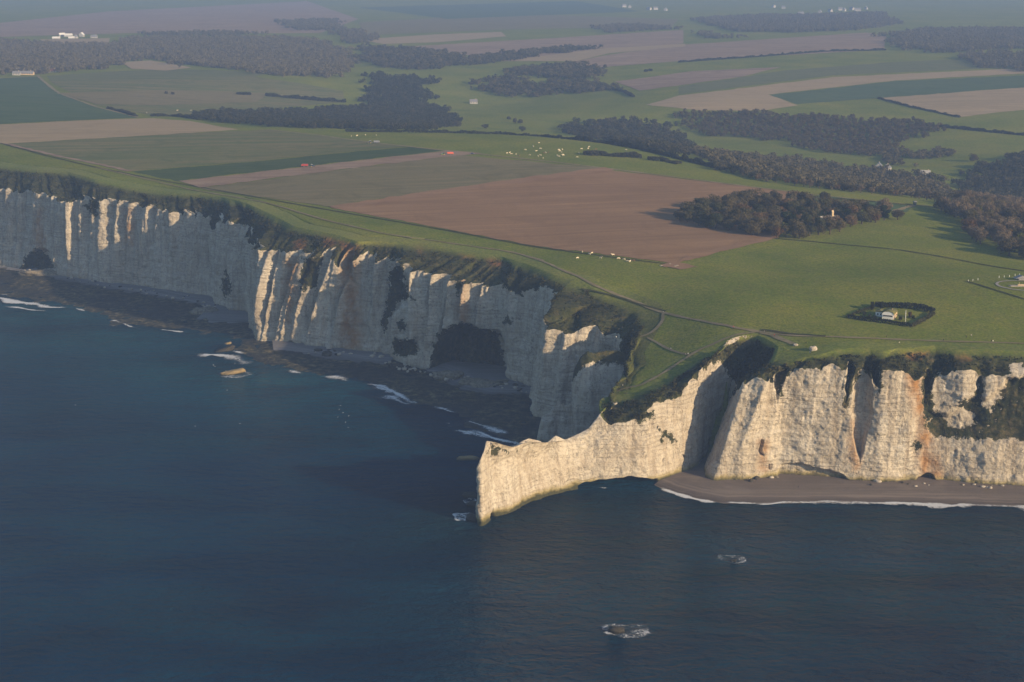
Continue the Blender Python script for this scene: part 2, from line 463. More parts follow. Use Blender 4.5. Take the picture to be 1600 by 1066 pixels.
    px0, py0 = project(np.stack([X3, Y3, Z], -1))
    cutm = np.zeros_like(Z)
    for c in cuts:
        poly, dep, soft = c[0], c[1], c[2]
        bb = np.array(poly)
        m = (px0 > bb[:, 0].min() - 2) & (px0 < bb[:, 0].max() + 2) & (py0 > bb[:, 1].min() - 2) & (py0 < bb[:, 1].max() + 2)
        if not m.any(): continue
        xx = px0[m] + (vn(Z[m] / 5, U[m] / 5, 0, seed + 31) - .5) * 6; yy = py0[m] + (vn(Z[m] / 5, U[m] / 5, 3, seed + 32) - .5) * 6
        ins = inpoly(xx, yy, poly)
        dd = np.where(ins, sstep(0, soft, dist_poly(xx, yy, poly)), 0)
        cutm[m] = np.maximum(cutm[m], dd * dep)
    Fch = Fc + dst - cutm
    # grassy slope above, cut by gullies
    Ush = Ush + (vn(U / 9, d / 9, 0, seed + 51) - .5) * 9 + (vn(U / 4, d / 4, 0, seed + 52) - .5) * 3.5
    gl = np.abs(vn(Ush / 21, 0, 0, seed + 11) - .5) * 2
    gl2 = np.abs(vn(Ush / 6.5, 4, 0, seed + 12) - .5) * 2
    G = gamp * np.maximum(0, 1 - gl * 2.2) ** 1.2 + gamp * .30 * np.maximum(0, 1 - gl2 * 2.0)
    for (gx, wid, dep, skew) in gullies:
        gi = np.argmin(np.abs(px0[:, 0] - gx)); ug = s[gi]
        G = G + dep * np.exp(-(((U - ug) + skew * d) / wid) ** 2)
    Fs = FR + d * cot + (fbm(X3 / 7, Y3 / 7, Z / 7, seed + 13, 5, .65) - .5) * 6.0 * sstep(0, 7, d)
    Fs = Fs - G * sstep(0.5, 11, d) * hasrim
    Fs = Fs + np.maximum(0, d - (zr - zt) - gdep) * 4.0
    Fs = np.maximum.accumulate(Fs - d * .15, 1) + d * .15
    jag = (vn(U / 3.2, 8, 0, seed + 14) - .5) * 5.0 * hasrim
    pin = np.maximum(0, 1 - np.abs(vn((U + d * .15) / 7.5, 2, 0, seed + 15) - .5) * 3.4) ** 2 * vn(U / 26, 6, 0, seed + 16)
    jag = jag + pin * pinn * hasrim
    Fs = Fs + jag * sstep(3, 12, d) * .6
    kk = 1.2
    h_ = np.clip(.5 + .5 * (Fs - Fch) / kk, 0, 1)
    F = Fs * (1 - h_) + Fch * h_ - kk * h_ * (1 - h_)
    veg = 1 - sstep(-1.5, 2.5, Fs - Fch)
    veg = np.where(hasrim > .5, veg, veg * .0 + .0)
    P = np.stack([tan * tdir[:, None, 0] + F * N[:, None, 0], tan * tdir[:, None, 1] + F * N[:, None, 1], Z], -1)
    # dip the bottom
    # inland strip
    ks = np.array([1.0, .75, .5, .3, .15, .06])
    top = P[:, :1]
    strip = top[:, :, :2] - N[:, None, :] * (Ls[:, None] * ks[None])[..., None]
    sz = hgt(strip[..., 0], strip[..., 1]) + .06
    blend = hasrim * np.array([1, 1, 1, 1, .9, .6])[None]
    sz = sz * blend + (zr + 0 * sz) * (1 - blend)
    sz[:, 0] -= 0.5 * hasrim[:, 0]
    P = np.concatenate([np.concatenate([strip, sz[..., None]], -1), P], 1)
    pad = lambda a, v: np.concatenate([np.full((nu, 6), v, float) * (hasrim if v else 1), a], 1)
    veg = pad(veg, 1.0)
    flat = pad(1 - sstep(0.0, 5.0, d), 1.0) * hasrim * gsm(I(np.array([q.get('fl', 1.0) for q in stations], float)), 3 / du)[:, None]
    px, py = project(P)
    bushm = sstep(.46, .6, fbm(P[..., 0] / 11, P[..., 1] / 11, P[..., 2] / 7, seed + 61, 4, .6)) * (1 - flat); stain = np.zeros_like(veg); soil = np.zeros_like(veg)
    wob = (fbm(P[..., 0] / 5, P[..., 1] / 5, P[..., 2] / 5, seed + 21, 5, .65) - .5) * 34
    def mask(poly, soft):
        bb = np.array(poly); r = np.zeros_like(veg)
        m = (px > bb[:, 0].min() - 8) & (px < bb[:, 0].max() + 8) & (py > bb[:, 1].min() - 8) & (py < bb[:, 1].max() + 8)
        if m.any():
            ins = inpoly(px[m] + wob[m] * .5, py[m] + wob[m] * .5, poly)
            dd = dist_poly(px[m] + wob[m] * .5, py[m] + wob[m] * .5, poly)
            r[m] = np.where(ins, .5 + .5 * np.clip(dd / soft, 0, 1), .5 - .5 * np.clip(dd / soft, 0, 1))
        return r
    for poly in vegs:
        mk = mask(poly, 9.0) * (.72 if poly is BIGVEG else 1.0)
        veg = np.maximum(veg, mk); bushm = np.maximum(bushm, sstep(.4, .7, mk))
    for poly in holes:
        veg = veg * (1 - mask(poly, 4.0) * .75)
    for poly in moss:
        veg = np.maximum(veg, mask(poly, 4.0) * .52); bushm = np.maximum(bushm, mask(poly, 4.0) * .5)
    for poly in stains: stain = np.maximum(stain, mask(poly, 9.0))
    for poly in soils: soil = np.maximum(soil, mask(poly, 5.0))
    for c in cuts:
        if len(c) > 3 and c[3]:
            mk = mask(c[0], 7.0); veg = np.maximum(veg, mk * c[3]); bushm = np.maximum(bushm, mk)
    nv = P.shape[1]
    me = raw_mesh(name, P.reshape(-1, 3), grid_faces(nu, nv)[:, ::-1], M_CLIFF)
    for nme, a in (('veg', veg), ('flat', flat), ('bush', bushm), ('stain', stain), ('soil', soil), ('foot', np.full_like(veg, foot))): fattr(me, nme, a)
    o = link(name, me)
    sel = (veg > .75) & (flat < .35) & (px > -60) & (px < 1700)
    SCRUB.append((P[sel], bushm[sel]))
    rimline = P[:, 6, :2][Ls > 2.0]
    return o, rimline

st = lambda b, t, r=None, **k: dict(b=b, t=t, **({'r': r} if r else {}), **k)
A_ST = [
 st((-520,345),(-520,212),(-520,180,93)), st((-260,377),(-260,245),(-260,215,93)), st((-110,400),(-110,275),(-110,240,92.5)),
 st((0,417),(0,297),(0,259,92)), st((60,428),(60,302),(57,265,92)), st((120,438),(114,312),(104,269,92)), st((165,444),(155,312),(150,282,91)),
 st((210,450),(210,314),(205,293,88.6)), st((270,459),(265,331),(258,300,88.1)), st((325,467),(325,337),(310,304,88.6)), st((340,480),(345,345),(345,308,89.2)),
 st((358,489),(360,343),(362,311,90)), st((384,490),(384,348),(385,317,90)), st((394,522),(398,384),(420,333,89), k=6), st((400,533),(408,386),(436,340,89), k=6), st((420,534),(430,393),(460,353,88.5)),
 st((440,538),(462,390),(490,361,88)), st((485,545),(500,399),(524,367,88)), st((530,549),(545,398),(560,376,87.5)), st((560,553),(578,398),(590,377,87)),
 st((597,556),(608,400),(615,378,87)), st((629,571),(638,403),(648,379,86.5)), st((671,579),(690,407),(704,389,86)), st((725,587),(722,413),(742,393,85.5)),
 st((785,594),(768,428),(782,400,85)), st((812,602),(805,452),(820,412,84.7)), st((829,609),(840,446),(872,432,84.2)), st((831,630),(868,458),(897,435,84)),
 st((832,650),(853,484),(905,440,83.5)), st((850,656),(858,486),(914,446,83)), st((882,660),(886,498),(930,452,82.5)), st((915,660),(927,502),(969,466,80.5)), st((945,664),(960,511),(1003,484,78), fl=.6),
 st((956,680),(982,528),(1012,504,74.5), l=14.0, fl=.4), st((952,697),(984,548),(1000,530,69), l=12.0, fl=.4), st((948,716),(976,574),(986,558,61), l=10.0, fl=.4), st((938,733),(960,608),(968,598,52), l=8.0, fl=.4), st((922,744),(944,630),(953,622,46), l=6.0, fl=.4),  # fl: less bright turf, edge shade put in as darker scrub colour
]
CAVE = [(668,594),(676,548),(684,524),(700,512),(722,502),(742,511),(780,520),(787,560),(789,600)]
for q in A_ST:
    q['rib'] = 6.5 if q['b'][0] >= 394 and q['b'][0] < 800 else (3.2 if q['b'][0] < 394 else 2.0)
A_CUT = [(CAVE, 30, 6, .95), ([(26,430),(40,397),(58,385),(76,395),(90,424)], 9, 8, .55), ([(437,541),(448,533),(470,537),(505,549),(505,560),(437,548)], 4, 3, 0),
         ([(612,540),(622,530),(650,530),(653,552),(634,560),(615,553)], 5, 5, .9), ([(608,425),(632,408),(640,470),(606,510)], 6, 12, 0),
         ([(533,390),(556,394),(560,470),(540,470)], 5, 10, 0), ([(470,430),(478,405),(503,394),(496,452)], 5, 10, 0)]
A_VEG = [[(936,642),(946,612),(960,572),(972,532),(1000,498),(1030,498),(1012,540),(992,580),(972,615),(952,644)],[(476,406),(503,394),(500,418),(494,454),(480,448),(470,455),(470,430)], [(611,418),(632,409),(629,439),(650,472),(638,466),(620,472),(608,496),(602,524),(597,502),(609,460)],  # first outline: dark scrub painting shade on the headland's left edge
         [(612,537),(650,530),(652,547),(635,557),(617,551)], [(782,421),(848,430),(860,442),(812,459),(785,450)], [(346,440),(356,426),(362,458),(350,466)],
         [(360,324),(399,318),(402,342),(378,350),(360,342)], [(132,322),(150,304),(154,326),(146,338)], [(620,505),(632,500),(634,517),(622,516)], [(788,496),(796,494),(797,506),(788,506)],
         [(712,440),(719,430),(720,455),(714,462)], [(30,424),(44,398),(60,387),(76,398),(86,420)],
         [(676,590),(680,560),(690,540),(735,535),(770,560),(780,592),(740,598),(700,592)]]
A_STAIN = [[(533,385),(556,390),(560,470),(563,545),(532,549),(537,470)], [(446,410),(462,405),(460,470),(448,500)], [(64,330),(68,400),(58,400),(58,340)], [(196,330),(206,330),(206,380),(198,380)], [(720,412),(728,412),(728,505),(716,500)]]
A_SOIL = [[(460,378),(476,374),(472,392),(462,392)], [(505,368),(524,368),(520,386),(506,384)], [(530,376),(560,378),(556,396),(534,392)], [(718,392),(742,394),(738,404),(722,402)], [(762,404),(786,402),(780,416),(766,414)], [(646,382),(668,384),(655,394)]]
o_a, rim_a = curtain('chalk_sea_cliff', A_ST, 0.75, 0.62, 100, cuts=A_CUT, amp=1.45, holes=(), sawk=1.0, vegs=A_VEG, stains=A_STAIN, soils=A_SOIL, foot=0.15)
tag(o_a, 'long shaded grey chalk cliff on the left with a dark cave above the cove', 'cliff')

B_ST = [
 st((925,722),(958,637), k=3, a=.4), st((890,738),(925,672), k=-4, a=.4), st((850,752),(886,690), k=-6, a=.4), st((818,768),(848,693.5), k=-8, a=.4), st((790,780),(820,693), k=-8, a=.4),
 st((772,790),(797,701), k=-8, a=.4), st((764,796),(780,697), k=-7, a=.4), st((758,800),(766,692), k=-5, a=.25), st((752,804),(758,709), k=-4, a=.25), st((747,808),(751,716), k=-2, a=.25), st((744,814),(744,731), k=1, a=.35), st((745,821),(743,732), k=5, a=.35),
 st((750,823),(750,717), k=7, a=.35), st((757,822),(757,710), k=8, a=.35), st((763,817),(764,693), k=9, a=.38),
 st((772,808),(772,694), k=9, a=.38), st((784,806),(784,698), k=9, a=.38), st((798,802),(797,702), k=9, a=.38), st((812,794),(811,699.5), k=9, a=.38), st((822,788),(820,693), k=9, a=.38), st((832,784),(830,689), k=9, a=.38), st((848,779),(847,693), k=9, a=.38),
 st((856,776),(853,697.5), k=9, a=.38), st((862,774),(860,695), k=9, a=.38), st((872,771),(871,684), k=9, a=.38), st((885,768),(885,691.5), k=9, a=.38), st((896,765),(895,687), k=9, a=.38), st((912,763),(910,680), k=9, a=.38), st((926,762),(922,673), k=9, a=.38), st((944,761),(937,654), k=10, a=.4),
 st((968,760),(961,634), (962,618,47), k=11, a=.35, l=5.0), st((990,759),(988,640), (990,612,51), k=11, a=.4, l=8.0), st((1012,758),(1010,633),(1018,602,54), k=11, a=.4, l=12.0), st((1032,753),(1030,626),(1045,590,58), k=10, a=.45), st((1056,746),(1058,614),(1075,572,64), k=8, a=.5),
 st((1074,741),(1078,596),(1105,552,70), k=6, a=.5), st((1088,735),(1096,574),(1140,540,75), k=5, a=.5), st((1098,722),(1124,570),(1165,532,77.5), k=4, a=.6), st((1112,708),(1146,585),(1190,527,79), k=2, a=.6), st((1106,722),(1152,597),(1215,540,78.5), k=16, a=.5), st((1098,740),(1152,602),(1212,552,76), k=18, a=.5), st((1098,750),(1154,602),(1206,562,74.5), k=17, a=.5),
 st((1112,757),(1162,594),(1212,560,74.5), k=12), st((1135,755),(1180,588),(1226,559,74.5), k=8), st((1153,756),(1196,586),(1238,560,75.3), k=6), st((1185,753),(1212,585),(1252,560,76), k=5), st((1215,750),(1232,588),(1262,558,77), k=5), st((1240,751),(1248,577),(1276,555,78.3)),
 st((1270,752),(1276,575),(1292,552,79.2)), st((1300,754),(1302,571),(1315,547,80)), st((1330,756),(1327,566),(1334,546,80)), st((1352,757),(1352,578),(1358,546,80), k=7), st((1375,759),(1377,574),(1381,550,79.8), k=5), st((1408,757),(1405,563),(1402,546,80)),
 st((1440,755),(1432,572),(1432,542,80.3)), st((1474,756),(1462,590),(1462,541,80.3), k=9), st((1510,760),(1505,574),(1494,547,80), k=8), st((1540,762),(1540,575),(1530,546,80), k=9), st((1570,763),(1570,572),(1565,547,80), k=9), st((1605,765),(1605,574),(1605,549,80), k=9), st((1700,769),(1700,580),(1700,552,79.5), k=8), st((1850,776),(1850,590),(1850,559,79)), st((2100,788),(2100,602),(2100,571,78)),
]
BIGVEG = [(1447,638),(1477,644),(1500,628),(1520,618),(1527,588),(1538,575),(1541,618),(1565,604),(1572,587),(1660,580),(1660,692),(1460,687),(1443,668)]
B_CUT = [([(899,775),(901,757),(920,751),(971,745),(996,746),(1026,748),(1028,775)], 24, 2.0, 0), ([(765,812),(770,789),(774,812)], 9, 1.5, 0),
         ([(1214,752),(1218,727),(1250,722),(1300,735),(1348,757)], 4.5, 7, 0), ([(1427,760),(1434,745),(1447,741),(1460,743),(1470,760)], 7, 4, 0),
         ([(1333,578),(1348,574),(1362,590),(1363,650),(1354,700),(1343,728),(1333,690),(1329,640)], 6.5, 4, 0),
         ([(1319,640),(1325,560),(1336,556),(1336,575),(1330,600)], 9, 5, .7), ([(1358,552),(1385,552),(1378,578),(1374,612),(1362,600)], 9, 6, .7),
         (BIGVEG, 5.5, 16, 0), ([(1440,600),(1450,556),(1480,556),(1490,575),(1462,592),(1447,640)], 7, 10, 0), ([(1036,724),(1036,716),(1039,716),(1039,724)], 4, 1, 0), ([(1068,724),(1068,711),(1073,711),(1073,724)], 4, 1, 0),
         ([(1188,712),(1190,688),(1194,688),(1194,712)], 3, 1.2, 0), ([(1203,735),(1203,728),(1208,728),(1208,735)], 3, 1, 0), ([(1216,640),(1210,590),(1240,566),(1229,592)], 7, 6, .6)]
B_VEG = [[(1086,560),(1120,543),(1165,526),(1192,518),(1228,536),(1222,552),(1200,566),(1152,600),(1143,592),(1130,568),(1112,566),(1096,584),(1088,578)],[(1138,562),(1160,545),(1183,530),(1213,540),(1222,548),(1200,562),(1180,580),(1150,596),(1140,590)], [(1210,563),(1252,565),(1240,580),(1228,588),(1217,622),(1210,590)],
         [(1327,550),(1360,550),(1392,560),(1378,575),(1374,612),(1362,592),(1350,577),(1335,590),(1325,640),(1318,640),(1325,590)], [(1440,592),(1450,552),(1500,550),(1520,566),(1480,576),(1462,592),(1447,628),(1440,606)],
         BIGVEG, [(986,640),(1022,642),(1018,654),(1000,664),(984,652)], [(1030,672),(1042,674),(1058,690),(1050,694),(1040,684),(1034,692)], [(1427,692),(1440,690),(1440,700),(1430,704)],
         [(1440,600),(1450,596),(1462,640),(1446,660),(1440,640)]]
B_HOLE = [[(1474,648),(1492,638),(1521,642),(1520,662),(1500,670),(1480,664)], [(1536,606),(1566,600),(1562,620),(1549,642),(1534,634)], [(1574,570),(1600,566),(1602,584),(1580,590)], [(1400,640),(1440,640),(1438,670),(1405,668)]]
for q in B_ST:
    q['rib'] = 0.8 if q['b'][0] < 1100 else 3.0
B_MOSS = [[(766,693),(784,699),(800,704),(814,700),(812,708),(796,711),(780,716),(768,716),(760,712)],[(826,688),(846,694),(838,698),(820,696)]]
B_STAIN = [[(1440,636),(1458,690),(1474,752),(1440,748),(1432,700),(1436,660)], [(1418,580),(1440,582),(1448,640),(1430,650),(1420,610)], [(1186,688),(1196,688),(1198,735),(1188,735)], [(1332,660),(1344,730),(1336,735),(1330,690)]]
B_SOIL = [[(1405,549),(1459,539),(1452,552),(1436,560),(1422,558)], [(1488,545),(1514,547),(1516,562),(1494,560)], [(1200,534),(1230,545),(1212,552)]]
o_b, rim_b = curtain('sunlit_chalk_cliff', B_ST, 0.5, 0.5, 200, cuts=B_CUT, vegs=B_VEG, stains=B_STAIN, soils=B_SOIL, moss=B_MOSS, holes=B_HOLE, gamp=6.0, sm=1.6, foot=1.0, amp=.75,
                     gullies=[(1215, 5, 10, .1), (1330, 4, 8, .1), (1368, 6, 12, .0), (1455, 9, 12, 0), (1535, 5, 10, .1), (1570, 4, 8, .1)])
tag(o_b, 'sunlit cream chalk cliff on the right ending in a thin arched headland', 'cliff')

# ------------------------------------------------------------------ free standing rock walls between the headland and the cove
def rock_wall(name, crest, th_top, th_bot, seed, veg_top=0.0, du=.5):
    """crest: (px, py, base depth Y, extra half thickness)"""
    Cc = np.array([at_y(c[0], c[1], c[2]) for c in crest]); E = np.array([c[3] if len(c) > 3 else 0 for c in crest], float)
    seg = np.linalg.norm(np.diff(Cc[:, :2], axis=0), axis=1); S = np.concatenate([[0], np.cumsum(seg)])
    nu = int(S[-1] / du); s = np.linspace(0, S[-1], nu)
    X = gsm(np.stack([np.interp(s, S, Cc[:, c]) for c in range(3)], 1), 1.0)
    ex = np.interp(s, S, E)
    tg = np.gradient(gsm(X[:, :2], 8), axis=0); tg /= np.linalg.norm(tg, axis=1)[:, None]
    N = np.stack([tg[:, 1], -tg[:, 0]], 1)
    m = 60
    a = np.linspace(0, 1, m)
    endf = np.sqrt(np.clip(np.minimum(s, S[-1] - s) / 3.0, 0.02, 1))
    P = []
    for side in (1, -1):
        zz = -3 + (X[:, 2:3] + 3) * (a[None] if side == 1 else a[::-1][None])
        rel = zz / np.maximum(X[:, 2:3], 1)
        hw = (th_top + (th_bot - th_top) * np.clip(1 - rel, 0, 1) ** 1.0 + ex[:, None] * (1 - np.clip(rel, 0, 1) ** 4)) * endf[:, None] * np.sqrt(np.clip((1.02 - rel) * 6, 0.05, 1))
        base = X[:, None, :2] + N[:, None] * (hw * side)[..., None]
        zw = zz + (vn(s[:, None] / 30, 1, 0, seed) - .5) * 3
        dsp = (vn(zw / 2.0, s[:, None] / 40, 0, seed + 1) - .5) * 1.1 + (fbm(base[..., 0] / 5, base[..., 1] / 5, zz / 5, seed + 2) - .5) * 3.2 + (np.abs(vn(s[:, None] / 9, zz / 60, 2, seed + 3) - .5) - .25) * 5
        base = base + N[:, None] * (dsp * side * endf[:, None] * np.clip((1.05 - rel) * 3, .1, 1))[..., None]
        P.append(np.concatenate([base, zz[..., None]], -1))
    P = np.concatenate(P, 1)
    nv = P.shape[1]
    me = raw_mesh(name, P.reshape(-1, 3), grid_faces(nu, nv)[:, ::-1], M_CLIFF)
    rel = P[..., 2] / np.maximum(X[:, None, 2], 1)
    vg = sstep(.78, .98, rel) * veg_top * sstep(1, 8, ex)[:, None] if veg_top else rel * 0
    for nme, v in (('veg', vg), ('flat', rel * 0), ('bush', rel * 0 + .6), ('stain', rel * 0), ('soil', rel * 0), ('foot', rel * 0 + .4)): fattr(me, nme, v)
    return link(name, me)
_yb = lambda py: float(at_z(800, py, 0)[1])
o_e = rock_wall('rock_buttress', [(893,600,_yb(690),3),(897,578,_yb(690),6),(907,558,_yb(690),7),(918,549,_yb(690),7),(928,552,_yb(689),6),(936,550,_yb(688),7),(948,548,_yb(688),8),(965,548,_yb(687),9),(985,556,_yb(687),9),(1000,566,_yb(687),8)], 1.5, 5.0, 300, 1.0)
tag(o_e, 'tall double knobbed grey chalk buttress tucked behind the headland, grass on its top', 'rock buttress')
o_j = rock_wall('rock_wall', [(838,690,_yb(692)),(842,668,_yb(692)),(847,650,_yb(692)),(858,646,_yb(692)),(866,634,_yb(691)),(874,625,_yb(691)),(882,634,_yb(691)),(892,632,_yb(691)),(898,612,_yb(691),1),(912,596,_yb(691),2),(930,590,_yb(690),2)], 1.0, 4.5, 330)
tag(o_j, 'low jagged shaded chalk wall sloping into the sea behind the lit headland', 'rock wall')

# ------------------------------------------------------------------ ground
M_GRASS = None
def ground_material():
    g = NG('pasture_ground')
    p = g.pos()
    c, fine = grass_color(g, p)
    return g.fin(c, g.bump(fine, 0.5, 0.7), rough=1.0, spec=0.0)
M_GRASS = ground_material()
land = np.concatenate([rim_a, rim_b])
landpoly = np.concatenate([land, [[1500, 1200], [6000, 26000], [-6000, 26000], [-1500, 1900]]])
land_s = land[::2]
rows = np.geomspace(900, 19000, 720); colsx = np.linspace(-.62, .62, 470)
GX = rows[:, None] * colsx[None]; GY = rows[:, None] + 0 * GX
GZ = hgt(GX, GY)
near = GY < 2600
ins = inpoly(GX[near], GY[near], landpoly)
dd = dist_poly(GX[near], GY[near], land_s, closed=False)
zz = GZ[near]
tk = np.where((GX[near] < 20) & (GY[near] > 1150), 14.0, 5.0)        # wide grass strip along the long cliff, narrow on the headland
zz = np.where(ins, np.where(dd > tk, zz, np.where(dd > tk - 2.5, zz - (tk - dd) * 1.2 - 0.2, np.where(tk > 10, -25.0, zz - 45))), np.maximum(zz - 12 - dd * 14, -25))
GZ[near] = zz
o = link('ground', raw_mesh('ground', np.stack([GX, GY, GZ], -1).reshape(-1, 3), grid_faces(len(rows), len(colsx))[:, ::-1], M_GRASS))
tag(o, 'green plateau of pasture and far rolling farmland', None, kind='structure')

# ------------------------------------------------------------------ sheets laid on the ground
def tri_sheet(name, poly, zfun, spacing, mat, attrs=None):
    poly = np.asarray(poly, float)
    pts = []
    for a, b in zip(poly, np.roll(poly, -1, 0)):
        n = max(1, int(np.linalg.norm(b - a) / spacing))
        for i in range(n): pts.append(a + (b - a) * i / n)
    pts = np.array(pts); nb = len(pts)
    lo, hi = poly.min(0), poly.max(0)
    gx, gy = np.meshgrid(np.arange(lo[0], hi[0], spacing), np.arange(lo[1], hi[1], spacing))
    gx = gx.ravel() + rng.uniform(-.25, .25, gx.size) * spacing; gy = gy.ravel() + rng.uniform(-.25, .25, gy.size) * spacing
    m = inpoly(gx, gy, poly); gx, gy = gx[m], gy[m]
    if len(gx):
        m = dist_poly(gx, gy, poly) > spacing * .45; gx, gy = gx[m], gy[m]
    allp = np.concatenate([pts, np.stack([gx, gy], 1)]) if len(gx) else pts
    r = mgeo.delaunay_2d_cdt([Vector(p) for p in allp.tolist()], [], [list(range(nb))], 1, 1e-4)
    V = np.array([tuple(v) for v in r[0]]); F = np.array([f for f in r[2] if len(f) == 3])
    z = zfun(V[:, 0], V[:, 1])
    a, b, c = V[F[:, 0]], V[F[:, 1]], V[F[:, 2]]
    cr = (b[:, 0] - a[:, 0]) * (c[:, 1] - a[:, 1]) - (b[:, 1] - a[:, 1]) * (c[:, 0] - a[:, 0])
    F[cr < 0] = F[cr < 0][:, ::-1]
    me = raw_mesh(name, np.concatenate([V, z[:, None]], 1), F, mat)
    return link(name, me), me
def densify(pl, step):
    pl = np.asarray(pl, float); out = []
    for a, b in zip(pl[:-1], pl[1:]):
        n = max(1, int(np.linalg.norm((b - a)[:2]) / step))
        for i in range(n): out.append(a + (b - a) * i / n)
    out.append(pl[-1]); return np.array(out)
def edge_px(poly, n=14):
    """pixel outline, more points per edge so that it follows the ground"""
    poly = np.asarray(poly, float); out = []
    for a, b in zip(poly, np.roll(poly, -1, 0)):
        k = max(1, int(np.linalg.norm(b - a) / n))
        for i in range(k): out.append(a + (b - a) * i / k)
    return np.array(out)
def field_material(name, c1, c2, c3, ang, row=0.35, rs=0.12, fine=0.5):
    g = NG(name)
    p = g.pos()
    q = g.mapp(p, (1, 1, 1), (0, 0, ang))
    x, y, z = g.sep(q)
    streak = g.noise(g.comb(g.math('MULTIPLY', x, 0.004), g.math('MULTIPLY', y, rs), 0.0), 1.0, 4, 0.6)
    tram = g.noise(g.comb(g.math('MULTIPLY', x, 0.002), g.math('MULTIPLY', y, rs * 5), 0.0), 1.0, 2, 0.5)
    big = g.noise(p, 0.011, 4, 0.6)
    fn = g.noise(p, fine, 4, 0.7)
    c = g.ramp(big, [(0.3, c1), (0.68, c2)])
    c = g.mix(g.ramp(streak, [(0.4, 0.0), (0.62, 0.9)]), c, c3)
    c = g.mix(g.ramp(tram, [(0.5, 0.0), (0.68, min(.85, row * 1.9))]), c, tuple(v * .66 for v in c1))
    damp = g.noise(p, 0.022, 5, 0.65, .8)
    c = g.mix(g.ramp(damp, [(0.5, 0.0), (0.66, 0.5)]), c, tuple(v * .72 for v in c1))
    c = g.mix(g.ramp(fn, [(0.3, 0.35), (0.6, 0.0)]), c, tuple(v * .55 for v in c1))
    return g.fin(c, g.bump(fn, 0.4, 0.5), rough=1.0, spec=0.0)
def field(name, px, mat, lift=.30, spacing=16.0, label=None):
    e = edge_px(px, 6)
    P = hit(e[:, 0], e[:, 1])
    _k = np.arange(len(P)); P[:, 0] += (vn(_k / 2.0, 3, 0, 55) - .5) * 3.0; P[:, 1] += (vn(_k / 2.0, 4, 0, 56) - .5) * 6.0
    o, me = tri_sheet(name, P[:, :2], lambda X, Y: hgt(X, Y) + lift, spacing, mat)
    tag(o, label, None, kind='structure')
    return o
def ribbon(name, px, width, mat, lift=.42, label=None, step=4.0, wob=.55):
    e = np.asarray(px, float)
    P = hit(*densify(e, 6).T)
    P = gsm(densify(P[:, :2], step), 2.0)
    tg = np.gradient(P, axis=0); tg /= np.linalg.norm(tg, axis=1)[:, None] + 1e-9
    N = np.stack([-tg[:, 1], tg[:, 0]], 1)
    s = np.arange(len(P)) * step
    wl = width * .5 * (1 + (vn(s / 9, 1, 0, 51) - .5) * 2 * wob); wr = width * .5 * (1 + (vn(s / 9, 2, 0, 52) - .5) * 2 * wob)
    V = np.stack([P + N * wl[:, None], P, P - N * wr[:, None]], 1)
    z = hgt(V[..., 0], V[..., 1]) + lift
    me = raw_mesh(name, np.concatenate([V, z[..., None]], -1).reshape(-1, 3), grid_faces(len(P), 3)[:, ::-1], mat)
    o = link(name, me)
    # normals up
    tag(o, label, None, kind='structure')
    return o
# ------------------------------------------------------------------ fields, tracks and paths
AP = R(-12)
M_PLOUGH = field_material('ploughed_soil', (0.225, 0.138, 0.076), (0.275, 0.172, 0.095), (0.19, 0.118, 0.068), R(-20), .25)
M_ORANGE = field_material('bare_orange_soil', (0.24, 0.145, 0.085), (0.27, 0.17, 0.10), (0.20, 0.13, 0.08), R(-20), .2)
M_OLIVE = field_material('stubble_olive', (0.135, 0.122, 0.058), (0.165, 0.146, 0.074), (0.185, 0.152, 0.085), R(-14), .3)
M_CROP = field_material('young_crop', (0.085, 0.115, 0.038), (0.145, 0.138, 0.062), (0.175, 0.145, 0.072), R(-10), .4, .05)
M_DCROP = field_material('dark_crop', (0.040, 0.068, 0.024), (0.055, 0.082, 0.030), (0.075, 0.088, 0.038), R(-10), .35)
M_TAN = field_material('tan_stubble', (0.30, 0.23, 0.135), (0.34, 0.26, 0.155), (0.25, 0.195, 0.12), R(-8), .3)
M_TEAL = field_material('winter_wheat', (0.056, 0.092, 0.042), (0.068, 0.104, 0.050), (0.085, 0.108, 0.052), R(15), .3)  # green muted, some far haze put into the colour
M_MAUVE = field_material('bare_soil', (0.20, 0.14, 0.10), (0.24, 0.175, 0.125), (0.29, 0.215, 0.15), R(-6), .3, .04)
M_BRIGHT = field_material('bright_grass', (0.098, 0.118, 0.044), (0.118, 0.128, 0.054), (0.13, 0.125, 0.06), R(-8), .2)  # desaturated too, haze painted into the far grass
M_PATH = field_material('trodden_path', (0.20, 0.165, 0.10), (0.27, 0.22, 0.135), (0.16, 0.14, 0.07), 0, .2)
M_DARKL = field_material('rough_verge', (0.042, 0.052, 0.022), (0.06, 0.062, 0.028), (0.08, 0.07, 0.035), 0, .2)

field('ploughed_field', [(512,324),(640,306),(800,284),(945,265),(1100,284),(1262,304),(1222,316),(1215,371),(1055,412),(840,385),(690,357)], M_PLOUGH, label='large brown ploughed field')
field('bare_soil_strip', [(512,324),(640,304),(800,281),(945,262),(960,266),(800,288),(640,311),(545,326)], M_ORANGE, lift=.6, label='orange strip of bare soil')
field('bare_soil_strip', [(1055,413),(1075,400),(1150,382),(1216,368),(1216,373),(1150,388)], M_ORANGE, lift=.6, label='orange field edge')
field('stubble_field', [(312,295),(560,262),(720,243),(945,263),(640,304),(512,323),(420,310)], M_OLIVE, label='olive stubble field')
field('soil_strip', [(277,284),(312,294),(560,262),(720,243),(755,240),(700,236),(540,254)], M_MAUVE, lift=.5, label='narrow brown strip')
field('crop_strip', [(203,269),(277,283),(540,253),(690,236),(640,230),(540,239),(400,253)], M_DCROP, label='dark green crop strip')
